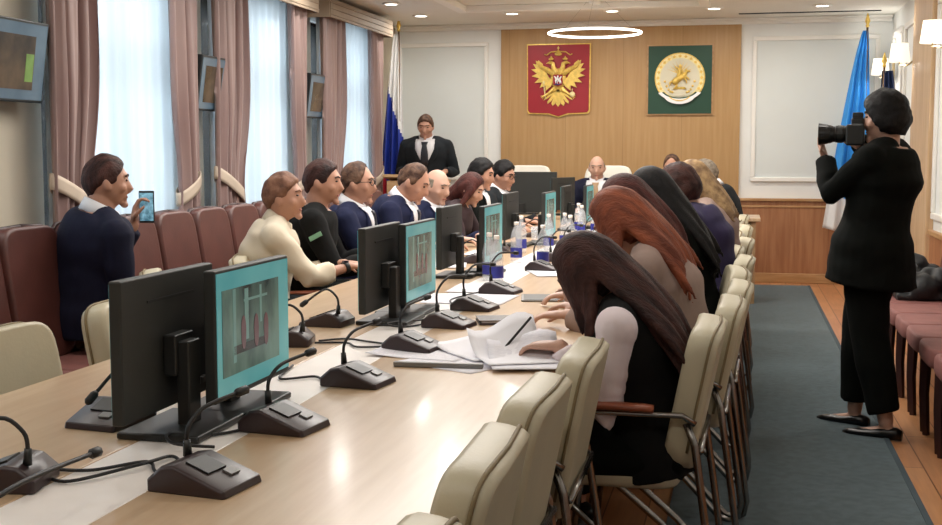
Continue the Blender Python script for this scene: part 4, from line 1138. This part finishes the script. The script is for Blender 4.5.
    # ---- clothes
    top = P['top']; infl = P.get('infl', .02); sl = P.get('sleeve', 1.0)
    c = MB(); B.torso(c, P.get('hem', -.15), 1.0, infl, P.get('flare', 0))
    for s in (1, -1): c.tube([B.point(.97)[0]+(B.sh[s]-B.nb)*.1, B.point(.97)[0].lerp(B.sh[s], .55)+Vector((0, 0, .012)), B.sh[s]], [.05*k+infl*.6, .05*k+infl*.6, .045*k+infl*.7], 12, True)
    for s in (1, -1):
        el, wr, *_ = arms[s]; S = B.sh[s]
        if P.get('sleeves', True) and P.get('vest') is None:
            end = el.lerp(wr, sl*.93); ei = infl*.8
            c.ell(S+Vector((0, 0, -.004)), (.052*k+infl*.7,)*3)
            c.tube([S, S.lerp(el, .5), el, el.lerp(wr, .4*sl), end], [q*k+ei for q in (uu*1.2, uu*1.03, uu*.95, uu*.9, uu*.74)], 12, False)
            c.tube([end-(end-el).normalized()*.02, end], [uu*.76*k+ei]*2, 12)
    if P.get('vest') is None:
        fuse(c, P.get('topname', 'jacket'), M[top], root, P.get('cvox', .011), 3, P.get('fold', .006), 9, P.get('seed', 1), (1, 1, 1.6))
    else:
        # sleeveless vest over a long sleeved jersey
        fuse(c, 'vest', M[P['vest']], root, .010, 3, .004, 9)
        c = MB(); B.torso(c, -.1, 1.0, .008)
        for s in (1, -1):
            el, wr, *_ = arms[s]; S = B.sh[s]; end = el.lerp(wr, .95*sl); ei = .011
            c.ell(S, (.053*k+ei,)*3)
            c.tube([S, S.lerp(el, .5), el, el.lerp(wr, .4), end], [q*k+ei for q in (uu*1.25, uu*1.05, uu*.95, uu*.9, uu*.7)], 12)
            for q in range(9):   # gathered creases round the sleeve
                t = .25+.08*q; a = S.lerp(el, t) if t < 1 else el
                c.tube([a-(el-S).normalized()*.009+Vector((0, 0, .004*((-1)**q))), a+(el-S).normalized()*.009], (uu*1.0*k+ei+.0045) if q % 2 else (uu*k+ei+.002), 12)
        fuse(c, 'long_sleeve_top', M[top], root, .009, 2, .004, 12)
    # shirt front, tie, lapels on the chest
    if P.get('vneck'):
        shirt, tie = P['vneck']; e0 = infl+.006
        def strip(cols, e, th_=.006):
            vs = []; fs = []; n = len(cols)
            for t, a0, a1 in cols:
                for q in range(5): vs.append(B.surf(t, lerp(a0, a1, q/4), e+th_))
                for q in range(4, -1, -1): vs.append(B.surf(t, lerp(a0, a1, q/4), e-.014))
            m_ = MB(); m_.rings([vs[i*10:(i+1)*10] for i in range(n)]); return m_
        T = [1.03-.057*i for i in range(10)]
        V = lambda t: (.50*max(0, (t-.50)/.45)**.9+.02)*(1 if t < .96 else 1+(t-.96)*10)
        strip([(t, -V(t), V(t)) for t in T], e0-.001).build('shirt_front', M[shirt], root, smooth=True)
        for s in (1, -1):
            strip([(t, s*V(t)*.96, s*(V(t)+.05+.20*math.sin(max(0, min(1, (t-.5)/.44))*PI))) for t in T], e0+.002).build('lapel', M[top], root, smooth=True)
        cr_ = []
        for q in range(25):
            a = 2*PI*q/24; cc, d = B.point(1.0); rx, fw = B.axes(1, d)
            cr_.append(cc+rx*math.sin(a)*(nr*1.14*k)+fw*(math.cos(a)*(nr*1.14*k+.004))+d*(.030-.022*math.cos(a)))
        collar_band(cr_, d, cc, nr*k).build('collar', M[shirt], root, smooth=True)
        if tie:
            strip([(1.0, -.22, .22), (.965, -.15, .15), (.93, -.11, .11), (.8, -.14, .14), (.62, -.17, .17), (.52, -.16, .16)], e0+.008).build('necktie', M[tie], root, smooth=True)
    elif P.get('collar'):
        cr_ = []
        for q in range(25):
            a = 2*PI*q/24; cc, d = B.point(.99); rx, fw = B.axes(1, d)
            cr_.append(cc+rx*math.sin(a)*(nr*1.16*k)+fw*(math.cos(a)*(nr*1.16*k+.006))+d*(.030-.022*math.cos(a)))
        collar_band(cr_, d, cc, nr*k).build('collar', M[P['collar']], root, smooth=True)
    # trousers / skirt, shoes
    lm = M[P.get('legs', 'suit_black')]
    c = MB(); B.torso(c, -.15, .12, .012)
    if P.get('skirt'):
        hj = (legs[1][0]+legs[-1][0])/2; kn = (legs[1][1]+legs[-1][1])/2
        def rg(p, rx, rz_): return [p+Vector((math.cos(2*PI*q/18)*rx, 0, math.sin(2*PI*q/18)*rz_)) for q in range(18)]
        c.rings([rg(hj+Vector((0, -.1, .0)), .15, .07), rg(hj, .19, .10), rg(hj.lerp(kn, .5), .195, .095), rg(kn+Vector((0, .0, 0)), .175, .075)])
        fuse(c, 'skirt', lm, root, .012, 2, .004, 8)
    else:
        for s in (1, -1):
            hj, kn, an, ft = legs[s]; cuff = kn.lerp(an, P.get('crop', .97))
            lw = P.get('legw', 1)
            c.tube([hj, hj.lerp(kn, .5), kn, kn.lerp(cuff, .4), cuff], [.095*k, .085*k*lw, .070*k*lw, .068*k*lw, .058*k*lw], 14)
        fuse(c, 'trousers', lm, root, .012, 3, .006, 7)
    for s in (1, -1):
        hj, kn, an, ft = legs[s]; c = MB(); fl = P.get('flats')
        an0 = Vector((an.x, an.y, 0)); dv = Vector((ft.x-an.x, ft.y-an.y, 0)).normalized(); sd = Vector((dv.y, -dv.x, 0))
        prof = [(-.075, .022, .05), (-.05, .034, .062), (0, .036, .06 if fl else .085), (.06, .042, .045 if fl else .06), (.12, .044, .040), (.17, .034, .032), (.205 if fl else .195, .010, .018)]
        c.rings([[an0+dv*a+sd*math.cos(2*PI*q/14)*w_+Vector((0, 0, max(.004, hh*.5+math.sin(2*PI*q/14)*hh*.5+.002))) for q in range(14)] for a, w_, hh in prof])
        c.build('shoe', M['leather_black'], root, smooth=True)
    return root, B, arms

T_ = (0, 0, -1)
# --- left side of the table
WR, WB, WA = person('p', 'woman in a cream blouse with short cropped hair sitting with forearms on the table', -2.302, 5.52, -68, fem=True, skin='skin2', lean=8, curl=6, hpitch=-2, hyaw=-14, hair=('tied', 'hair_chestnut', .017), ponytail=False,
       top='blouse', topname='blouse', infl=.028, fold=.011, sleeve=.55, collar='blouse', legs='suit_char', seed=3, vox=.008, hipz=0.573,
       hands={1: ((.04, .44, .80), (-.15, 1, -.05), T_, .7), -1: ((-.14, .42, .80), (.4, 1, -.05), T_, .7)})
KR, KB, KA = person('p', 'man in a black shirt with a green sleeve patch and short dark hair', -2.260, 6.02, -74, skin='skin2', lean=6, curl=4, hpitch=2, hyaw=-8, hair=('short', 'hair_dark', .013), top='black_knit', topname='shirt', infl=.02,
       legs='suit_black', seed=4, hipz=0.604, vox=.009)
person('p', 'man with glasses in a navy suit, white shirt and dark tie on the left', -2.242, 6.62, -82, skin='skin2', lean=4, curl=4, hpitch=2, hyaw=-2, hair=('receding', 'hair_brown', .013), top='suit_navy', vneck=('shirt_white', 'tie_dark'), glasses=True, legs='suit_navy', seed=5, hipz=0.582, w=1.08, vox=.009)
person('p', 'man with thinning hair in a navy suit leaning over and looking down', -2.190, 7.12, -86, skin='skin2', lean=14, curl=8, hpitch=24, hyaw=-6, hair=('receding', 'hair_brown', .010), top='suit_navy', vneck=('shirt_white', 'tie_dark'), legs='suit_navy', seed=6, hipz=0.620, w=1.1, vox=.009)
person('p', 'bald man in a navy suit turned towards the camera on the left', -2.130, 7.85, -104, skin='skin', lean=8, curl=6, hpitch=12, hyaw=-10, hair=('fringe', 'hair_grey', .004), top='suit_navy', vneck=('shirt_white', 'tie_dark'), legs='suit_navy', seed=7, hipz=0.547)
person('p', 'woman with long dark auburn hair looking down on the left side', -2.097, 8.45, -92, fem=True, lean=12, curl=8, hpitch=22, hyaw=-4, hair=('long', 'hair_darkred', .016), top='plum', legs='suit_black', seed=8,
       locks=[dict(n=14, az=(60, 300), el=(10, 50), end=(0, -.08, .92), spread=(.13, .02, .05), mid=(0, -.04, 0), r=.02), dict(n=5, az=(55, 85), el=(10, 40), end=(.13, .10, .92), spread=(.02, .03, .03), r=.017)], hvox=.012)
person('p', 'dark haired man behind the auburn woman on the left side', -2.109, 9.15, -88, skin='skin2', lean=8, curl=5, hpitch=10, hyaw=-6, hair=('short', 'hair_black', .02), top='suit_black', vneck=('shirt_white', None), legs='suit_black', seed=9, hipz=0.600)
person('p', 'farthest man on the left side, with glasses, dark suit and burgundy tie', -2.083, 9.9, -98, skin='skin2', lean=8, curl=6, hpitch=12, hyaw=-8, hair=('short', 'hair_black', .02), top='suit_char', vneck=('shirt_white', 'tie_red'), glasses=True, legs='suit_char', seed=10, hipz=0.582)
# --- man filming with his phone
PH, PB, PA = person('p', 'man in a dark navy jacket seen from behind, holding up a phone', -2.855, 4.86, -38, skin='skin2', lean=4, curl=4, hpitch=0, hyaw=-14, hair=('short', 'hair_dark', .014), top='suit_dark', collar='shirt_white', legs='suit_dark', seed=11, vox=.007, hipz=0.606, w=1.06, scale=1.04, side=5, infl=.024,
       pole={1: (.3, -.5, -1), -1: (-.4, -.2, -1)}, hands={-1: ((-.155, .29, 1.02), (.05, .15, 1), (.5, .8, -.1), 1.0), 1: ((.12, .30, .66), (-.1, 1, -.1), T_, .6)})
# --- right side of the table
person('p', 'woman with very long dark hair in a black vest and pale pink sleeves, writing', -.24, 3.56, 88, fem=True, lean=12, curl=3, hpitch=38, hyaw=6, hair=('long', 'hair_dark', .016), top='pinkshirt', vest='black_knit', legs='suit_black', skirt=True, seed=12, vox=.007, hipz=0.479,
       hands={1: ((.10, .40, .80), (-.35, .9, -.1), T_, .9), -1: ((-.14, .26, .80), (.3, .95, -.05), T_, .5)}, pole={1: (.3, -1, -.6), -1: (-.12, -1, -.75)}, sleeve=1.0,
       locks=[dict(n=16, az=(35, 100), el=(8, 60), end=(.09, .17, .82), spread=(.035, .04, .03), r=.016, flip=1), dict(n=26, az=(90, 270), el=(0, 65), end=(.0, -.13, .72), spread=(.17, .02, .06), mid=(0, -.06, .03), r=.017, flip=-1), dict(n=14, az=(95, 180), el=(0, 55), end=(.15, -.10, .73), spread=(.05, .03, .05), mid=(.03, -.04, .03), r=.018, flip=-1),
              dict(n=14, az=(-100, -40), el=(5, 50), end=(-.09, .17, .82), spread=(.04, .04, .04), r=.016)], hvox=.007)
person('p', 'auburn haired woman in a grey beige top bent over the table', -0.168, 4.22, 86, fem=True, lean=16, curl=6, hpitch=34, hyaw=4, hair=('long', 'hair_red', .020), top='greybeige', topname='sweater', legs='suit_black', seed=13, vox=.009, hipz=0.600,
       locks=[dict(n=12, az=(40, 100), el=(8, 60), end=(.13, .26, .93), spread=(.03, .05, .04), r=.018), dict(n=22, az=(90, 270), el=(0, 65), end=(0, -.02, .90), spread=(.16, .02, .05), mid=(0, -.05, .03), r=.018, flip=-1), dict(n=8, az=(-95, -40), el=(5, 50), end=(-.12, .26, .93), spread=(.03, .04, .04), r=.017)], hvox=.009)
person('p', 'woman with dark auburn hair in a mauve knit top behind the auburn woman', -0.225, 4.82, 88, fem=True, lean=14, curl=6, hpitch=28, hair=('long', 'hair_darkred', .018), top='mauve', topname='sweater', legs='suit_black', seed=14, hipz=0.622,
       locks=[dict(n=12, az=(40, 100), el=(8, 60), end=(.12, .2, .95), spread=(.03, .05, .04), r=.018), dict(n=20, az=(90, 270), el=(0, 65), end=(0, -.03, .92), spread=(.15, .02, .05), mid=(0, -.04, .03), r=.018, flip=-1)], hvox=.01)
person('p', 'woman with long black hair and black clothes on the right side', -0.197, 5.48, 88, fem=True, lean=12, curl=6, hpitch=22, hair=('long', 'hair_black', .02), top='suit_black', legs='suit_black', seed=15, hipz=0.629, infl=.026,
       locks=[dict(n=10, az=(40, 100), el=(8, 60), end=(.12, .16, .98), spread=(.03, .05, .04), r=.019), dict(n=20, az=(90, 270), el=(0, 65), end=(0, -.11, .84), spread=(.15, .02, .05), mid=(0, -.05, .03), r=.02, flip=-1)], hvox=.011)
person('p', 'person with short dark hair in a dark violet jacket on the right side', -0.124, 6.12, 84, lean=10, curl=8, hpitch=16, hair=('bob', 'hair_dark', .020), fem=True, top='purple', legs='suit_black', seed=16, hipz=0.635, infl=.03, w=1.1)
person('p', 'woman with dark blond hair over a light collar on the right side', -0.081, 6.85, 88, fem=True, lean=10, curl=8, hpitch=16, hair=('long', 'hair_blond', .016), top='greybeige', legs='suit_black', seed=17, hipz=0.649,
       locks=[dict(n=14, az=(60, 300), el=(0, 60), end=(0, -.06, .98), spread=(.12, .02, .04), mid=(0, -.03, .02), r=.02, flip=-1)], hvox=.012)
person('p', 'grey haired man in a dark suit bent forward at the far right', -0.067, 9.95, 70, lean=14, curl=9, hpitch=18, hair=('short', 'hair_grey', .016), top='suit_char', collar='shirt_white', legs='suit_char', seed=18, hipz=0.620, w=1.08)
# --- head table and speaker
person('p', 'bald man in a dark suit and tan tie sitting at the head table', -1.396, 12.0, 180, skin='skin', lean=2, curl=2, hpitch=6, hyaw=4, hair=('fringe', 'hair_grey', .004), top='suit_dark', vneck=('shirt_white', 'tie_tan'), legs='suit_dark', seed=19, hipz=0.599, scale=1.02, w=1.1, z=0)
person('p', 'man with thin brown hair at the right end of the head table', -0.645, 12.0, 176, skin='skin2', lean=6, curl=6, hpitch=14, hair=('receding', 'hair_brown', .012), top='suit_char', vneck=('shirt_white', 'tie_dark'), legs='suit_char', seed=20, hipz=0.635)
person('p', 'standing speaker in a dark suit with a dark tie reading at the lectern', -3.200, 12.2, 186, sit=False, skin='skin2', lean=6, curl=4, hpitch=14, hyaw=0, hair=('short', 'hair_brown', .014), top='suit_char', vneck=('shirt_white', 'tie_dark'), legs='suit_char', seed=21, scale=1.06, w=1.12,
       feet={1: (.11, 0), -1: (-.11, 0)}, hands={1: ((.22, .27, 1.17), (-.2, 1, -.2), T_, .5), -1: ((-.22, .27, 1.17), (.2, 1, -.2), T_, .5)}, pole={1: (.35, -1, -.5), -1: (-.35, -1, -.5)}, hem=-.3)
# --- photographer
FG, FB, FA = person('p', 'woman in a long black blazer and cropped trousers standing, taking a photograph', .625, 6.05, 62, sit=False, fem=True, skin='skin', lean=-8, curl=0, hpitch=2, hyaw=16, hair=('bob', 'hair_black', .030), top='suit_black', topname='blazer', infl=.026, fold=.008,
       legs='suit_black', seed=22, scale=1.0, w=1.24, hem=-.42, flare=.05, feet={1: (.09, .10), -1: (-.09, -.13)}, crop=.89, legw=1.3, flats=True, vox=.007, cvox=.01, head=1.0,
       hands={-1: ((-.02, .24, 1.33), (.1, .35, .9), (.1, -.6, .6), .9), 1: ((.10, .13, 1.40), (-.2, .6, .5), (-.9, .1, .1), 1.2)}, pole={-1: (-.3, .5, -1), 1: (1, -.7, -.25)})

# things people hold or wear
def local_to_world(root, v): return Matrix.Translation(root.location) @ root.rotation_euler.to_matrix().to_4x4() @ Vector(v)
ctr = local_to_world(PH, (-.125, .345, 1.105))
ph = thing('smartphone', 'smartphone with a glowing screen held up by the man in navy', 'phone', ctr, 8)
MB().box((0, 0, 0), (.074, .009, .152)).build('case', M['blackplastic'], ph, bevel=.003)
MB().box((0, -.0052, 0), (.066, .001, .132)).build('screen', M['scr_phone'], ph)
# camera held by the photographer: origin at grip
el, wr, hdir, hn, cu = FA[-1]
cp = FB.hc+FB.Hrot @ Vector((.0, .128, -.066)); cw = local_to_world(FG, cp)
cm = thing('photo_camera', 'black camera with a long lens raised to the eye of the photographer', 'camera', cw, 84)
MB().box((0, 0, 0), (.14, .065, .095)).build('camera_body', M['blackplastic'], cm, bevel=.01)
MB().box((0, .0, .058), (.055, .06, .04)).build('viewfinder_hump', M['blackplastic'], cm, bevel=.01)
MB().box((.0, .0, .088), (.04, .05, .03)).build('flash_shoe', M['blackplastic'], cm, bevel=.006)
MB().box((-.06, .01, -.005), (.03, .085, .1)).build('grip', M['blackplastic'], cm, bevel=.01)
rt = Matrix.Rotation(-PI/2, 3, 'X')
def lath_y(prof, seg=24):
    return MB().rings([[Vector((r_*math.cos(2*PI*q/seg), y_, r_*math.sin(2*PI*q/seg))) for q in range(seg)] for r_, y_ in prof])
l = lath_y([(.034, .03), (.038, .035), (.038, .06), (.041, .062), (.041, .10), (.038, .102), (.038, .11), (.044, .125), (.044, .14)]).build('lens', M['lens'], cm, smooth=False)
lath_y([(.046, .135), (.053, .180), (.050, .180), (.044, .138)]).build('lens_hood', M['lens'], l)
lath_y([(.042, .14), (.03, .143), (.001, .146)]).build('front_glass', M['glass_dark'], l)
lath_y([(.0425, .07), (.0425, .092)]).build('zoom_ring', M['blackplastic'], l)
tag(MB().tube([local_to_world(FG, FB.surf(.95, 2.0, .05)), local_to_world(FG, FB.surf(.93, .9, .05)), cw+Vector((-.02, -.05, -.03))], .006, 8).build('camera_strap', M['cable'], smooth=True), 'black strap running from the camera to the neck of the photographer', 'strap')
# pen of the writing woman
pn = thing('pen', 'dark pen in the hand of the writing woman', 'pen', (-.66, 3.52, .80), 0)
MB().tube([(-.035, -.03, -.044), (-.03, -.026, -.035), (.05, .03, .065)], [.001, .004, .004], 8).build('barrel', M['cable'], pn, smooth=True)
# wrist watch of the woman in cream, sleeve patch of the man in black
el, wr, hdir, hn, cu = WA[1]
ax = (wr-el).normalized(); ww = thing('wrist_watch', 'black wrist watch on the wrist of the woman in the cream blouse', 'watch', local_to_world(WR, wr-ax*.03), -68)
a_, b_, _ = frame_of(ax)
MB().rings([[ax*o+(a_*math.cos(2*PI*k/20)+b_*math.sin(2*PI*k/20))*.027 for k in range(20)] for o in (-.011, .011)]+[[ax*o+(a_*math.cos(2*PI*k/20)+b_*math.sin(2*PI*k/20))*.030 for k in range(20)] for o in (.011, -.011)]).build('strap', M['cable'], ww, smooth=True)
MB().lathe([(.004, .026), (.017, .026), (.017, .034), (.004, .034)], seg=16).build('dial', M['glass_dark'], ww)
el, wr, *_ = KA[1]; S_ = KB.sh[1]; c_ = S_.lerp(el, .35); dd_ = (el-S_).normalized(); o_ = Vector((1, -.25, .1)); o_ = (o_-dd_*o_.dot(dd_)).normalized(); l_ = dd_.cross(o_).normalized()
MB().prism([(-.035, -.012), (.035, -.012), (.035, .012), (-.035, .012)], lambda u, v, w: c_+o_*(.066+w)+l_*u+dd_*v, .006).build('shoulder_patch', M['insignia'], KR)
# black bag on the brown chairs at the left
bg_ = thing('black_bag', 'black bag standing on a brown chair behind the woman in cream', 'bag', (-2.66, 6.66, .475), -90)
MB().rings([[Vector((x_*.19*s_, y_*.08*s_+.02*z_, z_)) for x_, y_ in [(math.copysign(abs(math.cos(a))**.5, math.cos(a)), math.copysign(abs(math.sin(a))**.5, math.sin(a))) for a in [2*PI*q/20 for q in range(20)]]] for z_, s_ in ((0, .85), (.02, 1), (.2, 1.02), (.36, .92), (.42, .7), (.44, .4))]).build('bag_body', M['dark_bag'], bg_, smooth=True)
MB().tube([(-.09, .0, .41), (-.07, 0, .5), (.07, 0, .5), (.09, 0, .41)], .009, 8).build('handle', M['dark_bag'], bg_, smooth=True)
MB().box((0, .085, .22), (.24, .02, .2)).build('pocket', M['dark_bag'], bg_, bevel=.008)
# coat and bag on the right hand chairs
cb = thing('black_coat', 'black coat and strap heaped on a right wall chair beside the photographer', 'coat', (1.08, 7.75, .475), 90)
m_ = MB(); rnd = random.Random(4)
for q in range(14): m_.ell((rnd.uniform(-.2, .2), rnd.uniform(-.14, .14), .06+.16*rnd.random()), (rnd.uniform(.07, .13), rnd.uniform(.06, .1), rnd.uniform(.05, .09)), Euler((rnd.uniform(-.6, .6), rnd.uniform(-.6, .6), rnd.random()*3)).to_matrix())
m_.box((0, 0, .02), (.38, .3, .04))
fuse(m_, 'cloth_heap', M['dark_bag'], cb, .012, 2, .012, 14)
MB().tube([(-.16, .05, .2), (-.1, .1, .27), (.0, .12, .25), (.08, .1, .14)], [.02, .03, .03, .015], 8, True).build('grey_highlight', M['highlightgrey'], cb, smooth=True)  # grey roll stands for a highlight on the dark heap, put into the colour

# ------------------------------------------------------------------ world, camera, view
w = bpy.data.worlds.new('world'); sc.world = w; w.use_nodes = True
N = w.node_tree.nodes; L = w.node_tree.links
bg = N['Background']; bg.inputs[0].default_value = (.72, .84, 1, 1); bg.inputs[1].default_value = 1.2
cd = bpy.data.cameras.new('camera'); co = bpy.data.objects.new('camera', cd); col.objects.link(co); sc.camera = co
cd.sensor_width = 36; cd.lens = 1200*36/942; cd.clip_start = .05
co.location = (0, 0, 1.36)
yaw = math.atan(269/1200); pit = math.atan(112.5/1200*math.cos(yaw))
co.rotation_euler = Euler((PI/2-pit, 0, yaw), 'XYZ')
sc.view_settings.view_transform = 'Standard'; sc.view_settings.look = 'None'
sc.view_settings.exposure = -0.16
sc.view_settings.gamma = 1
sc.view_settings.use_curve_mapping = False
sc.cycles.use_denoising = True
sc.cycles.max_bounces = 8; sc.cycles.diffuse_bounces = 5; sc.cycles.transparent_max_bounces = 12
sc.cycles.sample_clamp_indirect = 6
sc.cycles.caustics_reflective = False; sc.cycles.caustics_refractive = False
